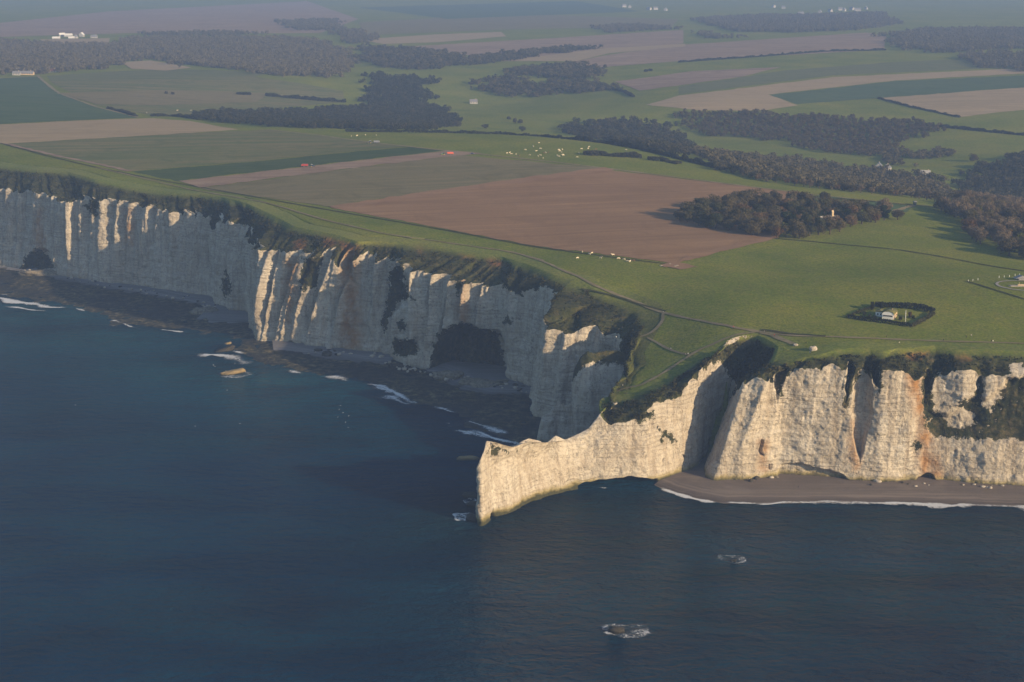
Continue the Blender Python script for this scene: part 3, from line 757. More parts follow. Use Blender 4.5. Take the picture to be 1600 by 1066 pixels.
field('crop_field', [(10,225),(290,209),(420,203),(580,223),(640,229),(540,238),(400,252),(203,268),(130,253)], M_CROP, label='green field fading to tan')
field('tan_field', [(-500,222),(-500,198),(0,195),(120,189),(235,185),(300,190),(372,203),(285,209),(5,225)], M_TAN, label='tan stubble field at the left')
field('wheat_field', [(-400,126),(0,123),(61,120),(90,145),(150,168),(216,184),(120,188),(0,194),(-400,198)], M_TEAL, label='dark green wheat field')
field('hill_field', [(75,126),(190,122),(395,120),(440,126),(536,142),(540,160),(420,170),(330,178),(235,180),(150,164)], M_CROP, label='olive field on the far rise')
field('hill_field', [(72,119),(190,111),(304,109),(422,114),(400,120),(190,122),(78,126)], M_BRIGHT, label='bright green strip on the far rise')
field('hill_field', [(90,146),(260,141),(420,146),(400,160),(240,165),(150,163)], M_OLIVE, lift=.6, label='grey brown strip on the far rise')
field('far_field', [(-500,30),(0,36),(170,18),(480,2),(560,30),(500,52),(200,52),(0,58),(-500,60)], M_MAUVE, label='mauve brown far field')
field('far_field', [(60,62),(172,60),(170,69),(110,71),(70,68)], M_TAN, lift=.6, label='pale stubble below the white farm')
field('far_field', [(190,98),(236,95),(300,106),(260,111),(205,108)], M_TAN, lift=.6, label='pale patch by the wood')
field('far_field', [(560,62),(680,54),(783,50),(790,57),(690,66),(600,69)], M_TAN, label='tan far field')
field('far_field', [(560,35),(800,22),(1060,30),(1050,42),(800,46),(570,55)], M_OLIVE, label='hazy olive far field')
field('far_field', [(635,73),(860,60),(1068,47),(1068,68),(900,88),(770,92),(705,83)], M_MAUVE, label='brown far field')
field('far_field', [(780,96),(945,76),(1070,69),(1070,73),(950,84),(900,96)], M_TAN, lift=.6, label='pale track side field')
field('far_field', [(1070,70),(1354,51),(1386,57),(1382,78),(1200,88),(1060,96),(900,108),(850,106),(950,86)], M_MAUVE, label='long reddish brown far field')
field('far_field', [(1080,112),(1222,105),(1160,120),(1060,134),(1000,142),(960,128)], M_MAUVE, lift=.5, label='brown strip on the far slope')
field('far_field', [(1060,136),(1230,110),(1400,97),(1570,90),(1610,104),(1300,118),(1060,148)], M_BRIGHT, label='green strip on the far slope')
field('far_field', [(1060,150),(1300,121),(1575,108),(1620,114),(1400,126),(1200,148),(1247,165),(1190,173),(1100,173),(1010,164)], M_TAN, label='tan and brown strips on the far slope')
field('far_field', [(1202,149),(1400,127),(1700,114),(1700,130),(1365,154),(1245,163)], M_TEAL, label='dark green field on the far slope')
field('far_field', [(1372,154),(1500,144),(1700,130),(1700,160),(1500,183),(1418,166)], M_TAN, label='pale brown field on the far right slope')
field('far_field', [(560,12),(900,2),(1000,18),(700,30)], M_TEAL, lift=.4, label='hazy green far field')
field('crop_field', [(1262,306),(1290,307),(1430,323),(1418,332),(1330,322),(1230,316)], M_TEAL, lift=.35, label='green field behind the chapel wood')

ribbon('farm_track', [(420,203),(500,212),(588,224),(690,235),(740,240),(850,252),(945,263),(1100,283),(1262,303),(1340,312),(1428,321)], 4.5, M_PATH, label='pale farm track along the plateau')
ribbon('farm_track', [(1428,321),(1460,323),(1500,334),(1530,345)], 4.0, M_PATH)
ribbon('farm_track', [(1428,321),(1405,328),(1395,331)], 5.0, M_PATH)
ribbon('farm_track', [(58,118),(75,133),(92,146),(150,167),(216,184)], 5.0, M_PATH)
ribbon('farm_track', [(-100,125),(0,123),(60,119)], 5.0, M_PATH)
ribbon('farm_track', [(10,225),(80,242),(150,256),(203,268)], 6.0, M_MAUVE)
ribbon('farm_track', [(0,224),(70,243),(150,262),(250,282),(420,312),(500,326),(690,359),(840,387),(1000,408),(1055,414)], 2.6, M_DARKL, label='dark field edge above the cliff')
ribbon('farm_track', [(150,262),(300,297),(420,318),(510,345),(600,366),(720,383),(800,394),(850,408)], 2.2, M_PATH, lift=.5)
ribbon('coast_path', [(800,394),(850,409),(880,424),(908,434),(925,446),(950,456),(985,467),(1010,480),(1037,490),(1075,498),(1140,511),(1185,519),(1230,525),(1300,527),(1400,531),(1480,534),(1600,537),(1720,541)], 2.5, M_PATH, label='trodden earth coast path')
ribbon('coast_path', [(1185,519),(1150,523),(1120,536),(1082,552),(1050,575),(1020,593),(1004,602)], 2.0, M_PATH, label='path down the grass of the headland')
ribbon('coast_path', [(1004,602),(985,606),(972,606),(955,618)], 1.8, M_PATH)
ribbon('coast_path', [(1037,490),(1036,500),(1032,512),(1020,522),(1010,528),(990,529)], 2.4, M_PATH)
ribbon('coast_path', [(1012,528),(1025,536),(1045,547),(1066,556),(1076,556)], 1.8, M_PATH)
ribbon('coast_path', [(1190,520),(1215,528),(1240,538)], 4.0, M_PATH)
ribbon('rough_verge', [(1195,372),(1260,377),(1330,384),(1400,390),(1480,403),(1540,415),(1600,424),(1700,440)], 2.4, M_DARKL, label='dark fence line across the pasture')
ribbon('rough_verge', [(1510,440),(1550,452),(1600,468),(1650,480)], 2.0, M_DARKL)
ribbon('rough_verge', [(908,452),(960,462),(1000,477),(1040,487)], 2.0, M_DARKL, lift=.5)
ribbon('rough_verge', [(1190,516),(1240,523),(1290,526)], 3.0, M_DARKL, lift=.5)
ribbon('rough_verge', [(1250,306),(1330,313),(1425,321)], 2.5, M_DARKL, lift=.6)
field('bare_patch', [(1030,416),(1050,411),(1075,413),(1092,418),(1060,421)], M_ORANGE, lift=.5, label='trampled patch by the field corner')

# ------------------------------------------------------------------ sea
def sea_material():
    g = NG('sea_water')
    p = g.pos()
    w1 = g.noise(g.mapp(p, (0.09, 0.17, .1), (0, 0, R(12))), 1.0, 3, 0.6, .4)
    w2 = g.noise(g.mapp(p, (0.35, 0.55, .3), (0, 0, R(-14))), 1.0, 4, 0.6)
    w3 = g.noise(g.mapp(p, (0.012, 0.022, .02), (0, 0, R(10))), 1.0, 4, 0.6, .5)
    hb = g.math('ADD', g.math('MULTIPLY', w1, 6.0), g.math('MULTIPLY', w2, 2.0))
    hb = g.math('ADD', hb, g.math('MULTIPLY', w3, 3.0))
    calm = g.noise(g.mapp(p, (0.004, 0.011, .01), (0, 0, R(8))), 1.0, 3, 0.6, .6)
    b = g.n.new('ShaderNodeBump'); g.t.links.new(hb, b.inputs['Height']); b.inputs['Distance'].default_value = 1.8
    g.set(b.inputs['Strength'], g.ramp(calm, [(0.35, 0.6), (0.65, 1.0)]))
    c = g.mix(g.attr('shoal'), (0.000, 0.018, 0.050), (0.008, 0.070, 0.090))
    c = g.mix(g.attr('green'), c, (0.001, 0.015, 0.019))
    c = g.mix(g.ramp(w3, [(0.42, 0.0), (0.66, 0.6)]), c, (0.001, 0.008, 0.024))
    drift = g.noise(g.mapp(p, (0.006, 0.016, .01), (0, 0, R(9))), 1.0, 5, 0.65, .8)
    c = g.mix(g.ramp(drift, [(0.45, 0.0), (0.62, 0.6)]), c, (0.003, 0.034, 0.060))
    c = g.mix(g.ramp(drift, [(0.36, 0.5), (0.47, 0.0)]), c, (0.000, 0.009, 0.028))
    g.b.inputs['IOR'].default_value = 1.33
    return g.fin(c, b.outputs[0], rough=0.2, spec=0.095)
M_SEA = sea_material()
sx = np.concatenate([np.linspace(-5000, -1300, 12), np.arange(-1280, 900, 14.0), np.linspace(920, 4000, 12)])
sy = np.concatenate([np.linspace(-1500, 380, 10), np.arange(400, 1700, 14.0), np.linspace(1750, 9000, 20)])
SX, SY = np.meshgrid(sx, sy, indexing='ij')
def blob(px, py, rx, ry, a=1.0):
    q = at_z(px, py, 0); return a * np.exp(-(((SX - q[0]) / rx) ** 2 + ((SY - q[1]) / ry) ** 2))
shoal = blob(60,490,110,60,.9) + blob(170,530,120,45,.7) + blob(300,580,90,50,.6) + blob(440,600,90,50,.55) + blob(420,640,120,60,.4) + blob(500,690,110,40,.3) + blob(0,560,160,90,.25) + blob(1000,850,150,40,.12)
green = blob(900,800,70,40,.8) + blob(1100,820,120,50,.8) + blob(1350,830,200,60,.9) + blob(1600,880,200,120,.9) + blob(1000,950,160,120,.6) + blob(760,820,40,30,.5)
me = raw_mesh('sea', np.stack([SX, SY, 0 * SX], -1).reshape(-1, 3), grid_faces(len(sx), len(sy)), M_SEA)
fattr(me, 'shoal', np.clip(shoal, 0, 1)); fattr(me, 'green', np.clip(green, 0, 1))
tag(link('sea', me), 'dark blue green sea with small waves', None, kind='structure')

# ------------------------------------------------------------------ shore: wave cut reef, shingle beaches, surf
def reef_material():
    g = NG('weedy_reef'); p = g.pos()
    n = g.noise(g.mapp(p, (1, 1, 1)), 0.16, 6, 0.7); m = g.noise(p, 0.02, 4, 0.6); f = g.noise(p, 0.7, 3, .6)
    c = g.ramp(n, [(0.34, (0.005, 0.007, 0.009)), (0.48, (0.022, 0.024, 0.015)), (0.57, (0.095, 0.080, 0.038)), (0.68, (0.22, 0.18, 0.10))])
    c = g.mix(g.ramp(m, [(0.45, 0.0), (0.6, .75)]), c, (0.008, 0.012, 0.018))
    c = g.mix(g.ramp(f, [(0.3, .6), (0.5, 0.0)]), c, (0.008, 0.010, 0.010))
    return g.fin(c, g.bump(g.math('ADD', n, f), 1.0, 1.0), rough=0.75, spec=0.25)
M_REEF = reef_material()
def shingle_material(name, a, b):
    g = NG(name); p = g.pos()
    n = g.noise(p, 0.05, 4, .6); f = g.noise(p, 1.6, 4, .7)
    st_ = g.noise(g.mapp(p, (.012, .25, 1)), 1.0, 3, .6)
    c = g.mix(n, a, b); c = g.mix(g.ramp(f, [(0.3, .5), (0.6, 0.0)]), c, tuple(v * .5 for v in a)); c = g.mix(g.ramp(st_, [(.5, 0), (.7, .4)]), c, tuple(min(1, v * 1.3) for v in b))
    z = g.sep(p)[2]
    wet = g.ramp(g.math('MULTIPLY', g.math('ADD', z, g.math('MULTIPLY', n, .6)), .5), [(.2, .75), (.75, 0.0)])
    c = g.mix(wet, c, tuple(v * .38 for v in a))
    rid = g.noise(g.comb(g.math('MULTIPLY', g.sep(p)[0], .01), 0.0, g.math('MULTIPLY', z, 2.2)), 1.0, 3, .6)
    c = g.mix(g.ramp(rid, [(.5, 0.0), (.62, .45)]), c, tuple(min(1, v * 1.5) for v in b))
    return g.fin(c, g.bump(f, .7, .4), rough=.9, spec=.15)
M_SHG = shingle_material('grey_shingle', (0.13, 0.125, 0.13), (0.19, 0.18, 0.175))
M_SHB = shingle_material('brown_shingle', (0.125, 0.10, 0.082), (0.165, 0.135, 0.11))
M_RUB = shingle_material('chalk_rubble', (0.24, 0.21, 0.165), (0.34, 0.30, 0.24))
def shore(name, px, zf, mat, spacing, label, jag=0.0):
    e = edge_px(px, 5); P = at_z(e[:, 0], e[:, 1], 0.0)[:, :2]
    if jag:
        P = P + np.stack([(vn(np.arange(len(P)) / 2.0, 1, 0, 71) - .5) * jag, (vn(np.arange(len(P)) / 2.0, 2, 0, 72) - .5) * jag * 1.5], 1)
    o, me = tri_sheet(name, P, zf(P), spacing, mat)
    return tag(o, label, None, kind='structure')
def reef_z(P):
    def f(X, Y):
        e = dist_poly(X, Y, P)
        return -.5 + 1.0 * sstep(0, 12, e) + (fbm(X / 9, Y / 9, 0, 61, 4, .6) - .5) * 2.2
    return f
shore('reef', [(-450,350),(-450,400),(-100,456),(0,464),(40,471),(110,480),(157,497),(170,508),(215,514),(262,516),(330,523),(370,532),(362,546),(378,562),(440,577),(497,589),(566,600),(612,612),(622,626),(668,636),(720,650),(700,662),(735,676),(775,688),(830,698),(870,706),(900,690),(880,650),(840,640),(840,600),(700,560),(600,540),(420,520),(400,480),(330,455),(200,430),(0,400)], reef_z, M_REEF, 3.0, 'dark weedy reef at the foot of the left cliff', 8)
def beach_z(top, wl):
    W_ = at_z(np.array([q[0] for q in wl], float), np.array([q[1] for q in wl], float), 0.0)[:, :2]
    def zf(P):
        def f(X, Y):
            e = dist_poly(X, Y, W_, closed=False)
            return np.minimum(top, 0.05 + e * .11) + (fbm(X / 6, Y / 6, 0, 65) - .5) * .35
        return f
    return zf
w1 = [(-60,408),(0,421),(50,431),(130,446),(210,460),(270,471),(305,478),(322,487)]
shore('shingle_beach', w1 + [(345,478),(345,462),(270,452),(130,428),(0,405),(-60,396)], beach_z(2.6, w1), M_SHG, 3.0, 'grey shingle under the far left cliff')
w2 = [(303,502),(330,505),(392,507)]
shore('shingle_beach', w2 + [(400,500),(396,478),(340,480)], beach_z(2.6, w2), M_SHG, 3.0, 'grey shingle pocket beside the projecting buttress')
w3 = [(428,552),(480,557),(520,563),(560,569),(602,572)]
shore('shingle_beach', w3 + [(620,560),(600,545),(440,528),(425,535)], beach_z(2.4, w3), M_SHG, 3.0, 'grey shingle under the middle cliff')
w4 = [(668,584),(690,596),(712,608),(760,618),(800,619),(836,622)]
shore('shingle_beach', w4 + [(850,604),(800,580),(700,560),(664,570)], beach_z(2.8, w4), M_SHG, 3.0, 'grey shingle in the cove by the cave')
w5 = [(1022,758),(1040,767),(1075,777),(1130,787),(1190,787.5),(1300,786),(1450,789),(1600,793),(1750,800),(2100,818)]
shore('shingle_beach', w5 + [(2100,770),(1850,760),(1600,748),(1300,738),(1130,735),(1118,700),(1094,712),(1080,730),(1050,740)], beach_z(2.2, w5), M_SHB, 3.0, 'brown shingle beach under the sunlit cliff')

def foam_material():
    g = NG('sea_foam'); p = g.pos()
    n = g.noise(p, .55, 6, .78, .8)
    e = g.attr('edge')
    a = g.ramp(g.math('ADD', g.math('MULTIPLY', e, .5), g.math('MULTIPLY', n, 1.0)), [(.66, 0.0), (.92, .9)])
    g.set(g.b.inputs['Alpha'], a)
    return g.fin((0.62, 0.63, 0.63), g.bump(n, .6, .4), rough=.8)
M_FOAM = foam_material()
def foam(px, width, lift=.18, seed=1, label=None, broken=False):
    P = at_z(*densify(np.array(px, float), 3).T, 0.0)[:, :2]
    P = gsm(densify(P, 1.5), 1.5)
    s = np.arange(len(P)) * 1.5
    tg = np.gradient(gsm(P, 3), axis=0); tg /= np.linalg.norm(tg, axis=1)[:, None] + 1e-9
    N = np.stack([-tg[:, 1], tg[:, 0]], 1)
    P = P + N * ((vn(s / 14, 1, 0, seed) - .5) * width * .9)[:, None]
    hw = width * (.25 + 1.0 * vn(s / 16, 2, 0, seed) * vn(s / 5, 3, 0, seed) * 2)
    a = np.linspace(-1, 1, 9)
    V = P[:, None] + N[:, None] * (a[None] * hw[:, None])[..., None]
    z = lift + .12 * (1 - np.abs(a))[None] + 0 * V[..., 0]
    me = raw_mesh('surf', np.concatenate([V, z[..., None]], -1).reshape(-1, 3), grid_faces(len(P), 9)[:, ::-1], M_FOAM)
    ends = sstep(0, 12, np.minimum(s, s[-1] - s))
    fattr(me, 'edge', ((1 - np.abs(a))[None] ** .6) * ends[:, None] * (.45 + .75 * vn(s / 20, 5, 0, seed))[:, None] * (sstep(.35, .62, vn(s / 15, 8, 0, seed)) if broken else 1 + 0 * s)[:, None])
    return tag(link('surf', me), label, None, kind='structure')
foam([(1022,758),(1040,768),(1075,778),(1100,784),(1130,788)], 3.2, .3, 11, 'white surf along the right beach')
foam([(1120,786),(1190,788),(1220,787.5)], 2.2, .3, 17)
foam([(1170,788),(1260,786.5),(1300,786),(1380,787),(1450,789),(1520,791),(1600,793.5),(1750,801)], 4.6, .3, 12)
foam([(1235,786),(1300,785.5),(1345,786),(1440,788)], 5.0, .34, 19)
foam([(440,578),(470,584),(484,586)], 4.0, .9, 13); foam([(495,590),(525,592),(554,596)], 5.5, .9, 14); foam([(520,593),(556,597)], 5.5, .95, 24)
foam([(562,600),(590,605),(612,613),(618,620)], 4.5, .9, 15); foam([(594,616),(615,622),(630,632),(655,636)], 7.0, .9, 16); foam([(668,636),(700,642),(720,650)], 4.0, .9, 18)
foam([(694,664),(708,664),(722,670)], 9.0, .6, 20); foam([(700,672),(740,680),(775,690)], 5.0, .6, 21); foam([(720,655),(760,668),(800,684)], 4.0, .9, 28)
foam([(-60,462),(0,468),(30,473),(75,480),(112,482)], 9.0, .7, 22); foam([(0,478),(40,484),(85,487)], 5.0, .5, 23); foam([(0,460),(20,464)], 5.0, .9, 43)
foam([(300,559),(330,556),(355,558),(380,565),(398,572)], 8.0, .6, 25); foam([(352,548),(375,552),(384,556)], 5.0, .7, 26); foam([(384,570),(406,574)], 4.0, .8, 27)
foam([(425,572),(470,584),(510,590),(560,598),(612,613),(640,630),(680,638),(722,650)], 3.4, .95, 51, None, True); foam([(690,660),(740,676),(790,692),(830,700)], 3.6, .9, 52, None, True); foam([(110,481),(160,497),(215,514),(262,517),(330,524)], 3.4, .8, 53, None, True)
foam([(226,558),(244,559)], 4.0, .3, 29); foam([(160,536),(185,534)], 3.5, .4, 30); foam([(188,528),(214,528)], 4.0, .4, 31); foam([(165,510),(192,510)], 4.0, .6, 32); foam([(148,500),(158,498)], 5.0, .6, 33); foam([(85,511),(99,511)], 3.0, .3, 34)
foam([(735,778),(726,782),(733,788)], 3.0, .3, 35); foam([(706,806),(722,808),(738,812)], 7.0, .3, 36); foam([(735,823),(752,824)], 2.5, .25, 37); foam([(927,761),(945,763),(960,762)], 1.6, .25, 38)

def foam_disc(px, py, rx, ry, seed, dx=0.0, hole=.2, amt=1.0, lift=.2):
    c = at_z(px, py, 0.0); e = at_z(px + rx, py, 0.0); t_ = at_z(px, py - ry, 0.0)
    RX, RY = abs(e[0] - c[0]), abs(t_[1] - c[1])
    th = np.linspace(0, 2 * math.pi, 65); r = np.linspace(0, 1, 15)
    k = .7 + .6 * vn(np.cos(th) * 1.6 + 7, np.sin(th) * 1.6 + 7, 0, seed)
    X = c[0] + RX * np.cos(th)[:, None] * r * k[:, None] + dx * r * RX; Y = c[1] + RY * np.sin(th)[:, None] * r * k[:, None]
    me = raw_mesh('surf', np.stack([X, Y, lift + .05 * (1 - r)[None] + 0 * X], -1).reshape(-1, 3), grid_faces(65, 15), M_FOAM)
    ring = np.exp(-((r - .8) / .22) ** 2) * .95 + np.exp(-((r - .4) / .3) ** 2) * .75
    fattr(me, 'edge', (ring[None] * sstep(1.0, .86, r)[None] * (.55 + .75 * vn(np.cos(th) * 2.2 + 3, np.sin(th) * 2.2 + 3, 0, seed + 1))[:, None]) * amt)
    return tag(link('surf', me), 'ring of broken white foam', None, kind='structure')
foam_disc(973, 986, 44, 12, 81, .1, amt=.44); foam_disc(1145, 874, 25, 7.0, 82, amt=.36); foam_disc(722, 808, 17, 7, 83, amt=.66); foam_disc(736, 783, 12, 5, 84, amt=.5); foam_disc(365, 585, 26, 7, 85, amt=.42)
# ------------------------------------------------------------------ haze
def haze_box():
    x0, x1, y0, y1, z0, z1 = -16000, 16000, -2500, 21000, -30, 345
    V = [(x, y, z) for x in (x0, x1) for y in (y0, y1) for z in (z0, z1)]
    F = [(0, 1, 3, 2), (4, 6, 7, 5), (0, 4, 5, 1), (2, 3, 7, 6), (0, 2, 6, 4), (1, 5, 7, 3)]
    m = bpy.data.materials.new('haze_air'); m.use_nodes = True
    t = m.node_tree; t.nodes.remove(t.nodes['Principled BSDF'])
    v = t.nodes.new('ShaderNodeVolumePrincipled')
    v.inputs['Color'].default_value = (0.29, 0.44, 0.78, 1)
    v.inputs['Density'].default_value = HAZE
    v.inputs['Anisotropy'].default_value = 0.0
    t.links.new(v.outputs[0], t.nodes['Material Output'].inputs['Volume'])
    o = link('haze', raw_mesh('haze', V, F, m, smooth=False))
    tag(o, 'thin evening haze over land and sea', 'haze', kind='stuff')
HAZE = 0.000115
# ------------------------------------------------------------------ small mesh builder
class MB:
    def __init__(s): s.V, s.F = [], []
    def add(s, V, F):
        n = len(s.V); s.V += [tuple(v) for v in V]; s.F += [tuple(i + n for i in f) for f in F]; return s
    def box(s, c, d, rz=0.0, taper=1.0, rx=0.0):
        x, y, z = (v / 2 for v in d); V = []
        for sz in (-1, 1):
            t = taper if sz > 0 else 1.0
            for sx, sy in ((-1, -1), (1, -1), (1, 1), (-1, 1)):
                X, Y, Z = sx * x * t, sy * y * t, sz * z
                if rx: Y, Z = Y * math.cos(rx) - Z * math.sin(rx), Y * math.sin(rx) + Z * math.cos(rx)
                V.append((c[0] + X * math.cos(rz) - Y * math.sin(rz), c[1] + X * math.sin(rz) + Y * math.cos(rz), c[2] + Z))
        return s.add(V, [(3, 2, 1, 0), (4, 5, 6, 7), (0, 1, 5, 4), (1, 2, 6, 5), (2, 3, 7, 6), (3, 0, 4, 7)])
    def tube(s, pts, rads, n=8):
        pts = [Vector(p) for p in pts]; V = []; F = []
        for i, p in enumerate(pts):
            d = (pts[min(i + 1, len(pts) - 1)] - pts[max(i - 1, 0)]).normalized()
            a = d.orthogonal().normalized(); b = d.cross(a)
            for k in range(n):
                t = 2 * math.pi * k / n; V.append(p + (a * math.cos(t) + b * math.sin(t)) * rads[i])
        for i in range(len(pts) - 1):
            for k in range(n): F.append((i * n + k, i * n + (k + 1) % n, (i + 1) * n + (k + 1) % n, (i + 1) * n + k))
        F.append(tuple(range(n - 1, -1, -1))); F.append(tuple((len(pts) - 1) * n + k for k in range(n)))
        return s.add(V, F)
    def prism(s, prof, y0, y1, plane='xz'):
        n = len(prof)
        if plane == 'xz': V = [(a, y0, b) for a, b in prof] + [(a, y1, b) for a, b in prof]
        else: V = [(y0, a, b) for a, b in prof] + [(y1, a, b) for a, b in prof]
        F = [tuple(range(n)), tuple(range(2 * n - 1, n - 1, -1))] + [(i, i + n, (i + 1) % n + n, (i + 1) % n) for i in range(n)]
        return s.add(V, F)
    def mesh(s, name, mat, smooth=False): return raw_mesh(name, s.V, s.F, mat, smooth)
    def build(s, name, mat, parent=None, smooth=False, loc=None): return link(name, s.mesh(name, mat, smooth), parent, loc)
def thing(name, loc, label, cat, group=None, rz=0.0, scale=1.0):
    o = bpy.data.objects.new(name, None); COL.objects.link(o)
    o.location = loc; o.rotation_euler = (0, 0, rz); o.scale = (scale,) * 3
    o.empty_display_size = 1
    return tag(o, label, cat, group)
def dup(root, loc, rz=0.0, scale=1.0, label=None, group=None, name=None):
    r = root.copy(); COL.objects.link(r); r.location = loc; r.rotation_euler = (0, 0, rz); r.scale = (scale,) * 3
    if label: r['label'] = label
    if group: r['group'] = group
    for ch in list(root.children):
        c = ch.copy(); COL.objects.link(c); c.parent = r
        for g in list(ch.children):
            d = g.copy(); COL.objects.link(d); d.parent = c
    return r
def gp(px, py): return tuple(hit(px, py)[0])

# ------------------------------------------------------------------ trees
def foliage_material(name, a, b, c):
    g = NG(name); p = g.pos()
    inf = g.n.new('ShaderNodeObjectInfo').outputs['Random']
    n = g.noise(p, .5, 3, .7); m = g.noise(p, .035, 3, .6)
    col = g.ramp(g.math('ADD', g.math('MULTIPLY', m, .75), g.math('MULTIPLY', g.math('ADD', g.math('ADD', inf, -.2), g.attr('tint')), .45)), [(.25, a), (.5, b), (.75, c)])
    col = g.mix(g.ramp(n, [(.3, .5), (.6, 0.0)]), col, tuple(v * .55 for v in a))
    m_ = g.fin(col, rough=1.0, spec=0.0)
    tr = g.n.new('ShaderNodeBsdfTranslucent'); g.t.links.new(col, tr.inputs['Color'])
    mx = g.n.new('ShaderNodeMixShader'); mx.inputs[0].default_value = .35
    g.t.links.new(g.b.outputs[0], mx.inputs[1]); g.t.links.new(tr.outputs[0], mx.inputs[2]); g.t.links.new(mx.outputs[0], g.out.inputs['Surface'])
    return m_
M_LEAF = [foliage_material('brown_twigs', (.066, .056, .029), (.098, .082, .042), (.140, .116, .058)),
          foliage_material('olive_foliage', (.042, .050, .022), (.070, .070, .032), (.105, .090, .045)),
          foliage_material('russet_foliage', (.110, .065, .030), (.140, .088, .042), (.160, .115, .060)),
          foliage_material('dark_evergreen', (.012, .022, .010), (.020, .032, .014), (.032, .042, .018)),
          foliage_material('pale_bare_twigs', (.125, .095, .060), (.160, .125, .082), (.19, .150, .10))]
M_BARK = plain('tree_bark', (.085, .068, .05), .95, .05, .4, 2.0)
M_HEDGE = foliage_material('hedge_leaves', (.016, .022, .010), (.030, .034, .015), (.050, .050, .022))
M_FARWOOD = foliage_material('distant_wood_leaves', (.095, .088, .058), (.125, .112, .072), (.160, .138, .085))  # lightened to lower contrast, putting haze into the leaf colour
def crown_cards(r, n, size, rad, hgt_, base, lumps, flat=.8):
    """leaf and twig clusters spread through a lumpy crown"""
    lc = []
    for i in range(lumps):
        t = r.uniform(0, 2 * math.pi); q = rad * r.uniform(.25, .62); zf = r.uniform(.18, .82)
        k = math.sqrt(max(.15, 1 - (zf * 2 - 1) ** 2 * .8))
        lc.append((q * k * math.cos(t), q * k * math.sin(t), base + hgt_ * zf, rad * r.uniform(.34, .55)))
    lc.append((0, 0, base + hgt_ * .72, rad * .5))
    lc = np.array(lc)
    id_ = r.integers(0, len(lc), n)
    v = r.normal(size=(n, 3)); v /= np.linalg.norm(v, axis=1)[:, None]
    rr = r.uniform(.35, 1.0, n) ** .45
    C = lc[id_, :3] + v * (lc[id_, 3] * rr)[:, None] * np.array([1, 1, flat])
    a = r.normal(size=(n, 3)); a = np.cross(v + a * .45, r.normal(size=(n, 3))); a /= np.linalg.norm(a, axis=1)[:, None]
    b = np.cross(v + r.normal(size=(n, 3)) * .35, a); b /= np.linalg.norm(b, axis=1)[:, None]
    s = size * r.uniform(.6, 1.35, n)[:, None]
    Q = np.stack([C - a * s - b * s * .6, C + a * s * .8 - b * s * .7, C + a * s + b * s * .6, C - a * s * .7 + b * s * .8], 1)
    return Q
def cards_mesh(name, Q, mat):
    return raw_mesh(name, Q.reshape(-1, 3), np.arange(len(Q) * 4).reshape(-1, 4), mat, smooth=False)
def trunk_mesh(r, h, rad, crown):
    m = MB()
    top = (r.uniform(-.4, .4), r.uniform(-.4, .4), h)
    m.tube([(0, 0, -.5), (top[0] * .3, top[1] * .3, h * .4), top], [rad * 1.3, rad, rad * .45], 7)
    for i in range(6):
        t = i * 1.05 + r.uniform(-.3, .3); z0 = h * r.uniform(.4, .75); L = crown * r.uniform(.55, .85)
        p0 = Vector((top[0] * z0 / h * .6, top[1] * z0 / h * .6, z0)); d = Vector((math.cos(t), math.sin(t), r.uniform(.5, 1.0)))
        m.tube([p0, p0 + d * L * .5, p0 + d * L + Vector((0, 0, .4))], [rad * .5, rad * .3, rad * .1], 5)
    return m.mesh('trunk', M_BARK, True)
PROTO = []
def proto_tree(kind, seed, rad, hc, base, n, size):
    r = np.random.default_rng(seed)
    cm = cards_mesh('crown', crown_cards(r, n, size, rad, hc, base, 11), M_LEAF[kind])
    tm = trunk_mesh(r, base + hc * .7, .16 + rad * .035, rad)
    return cm, tm
TREES = {0: [proto_tree(0, 1, 5.2, 6.5, 1.4, 2000, .26), proto_tree(0, 2, 4.0, 7.4, 1.6, 1800, .25), proto_tree(0, 12, 6.2, 6.0, 1.5, 2300, .27)],
         1: [proto_tree(1, 3, 5.0, 6.0, 1.0, 2100, .27), proto_tree(1, 4, 4.2, 7.0, 1.0, 1900, .26)],
         2: [proto_tree(2, 5, 4.6, 6.0, 1.4, 1800, .26)],
         3: [proto_tree(3, 6, 3.2, 9.0, .8, 1900, .28)],
         4: [proto_tree(4, 7, 4.6, 8.0, 1.8, 1700, .24), proto_tree(4, 8, 5.6, 7.0, 2.0, 1900, .25)]}
def put_tree(name, P, kind, scale, label, group):
    cm, tm = TREES[kind][random.randrange(len(TREES[kind]))]
    t = thing(name, (P[0], P[1], P[2] - .1), label, 'tree', group, random.uniform(0, 6.28), scale)
    link('trunk', tm, t); link('crown', cm, t)
    return t
def scatter(poly, gap, jit=.42, seed=0, ragged=25.0):
    """points on the ground inside a pixel outline, about `gap` metres apart"""
    e = edge_px(poly, 8); W = hit(e[:, 0], e[:, 1])[:, :2]
    r = np.random.default_rng(seed)
    lo, hi = W.min(0), W.max(0)
    gx, gy = np.meshgrid(np.arange(lo[0], hi[0], gap), np.arange(lo[1], hi[1], gap * .88))
    gx = gx + (np.arange(gx.shape[0]) % 2)[:, None] * gap * .5
    gx = gx.ravel() + r.uniform(-jit, jit, gx.size) * gap; gy = gy.ravel() + r.uniform(-jit, jit, gy.size) * gap
    wx = (fbm(gx / 45, gy / 45, 0, seed + 5, 3, .6) - .5) * ragged; wy = (fbm(gx / 45, gy / 45, 9, seed + 6, 3, .6) - .5) * ragged
    m = inpoly(gx + wx, gy + wy, W); gx, gy = gx[m], gy[m]
    return np.stack([gx, gy, hgt(gx, gy)], 1)
CHAPEL = np.array(gp(1294, 352))
CH_RZ = R(16)
W1 = [(1052,346),(1078,327),(1130,318),(1190,316),(1250,320),(1310,324),(1370,334),(1404,343),(1370,352),(1330,364),(1292,372),(1240,371),(1180,369),(1110,360)]
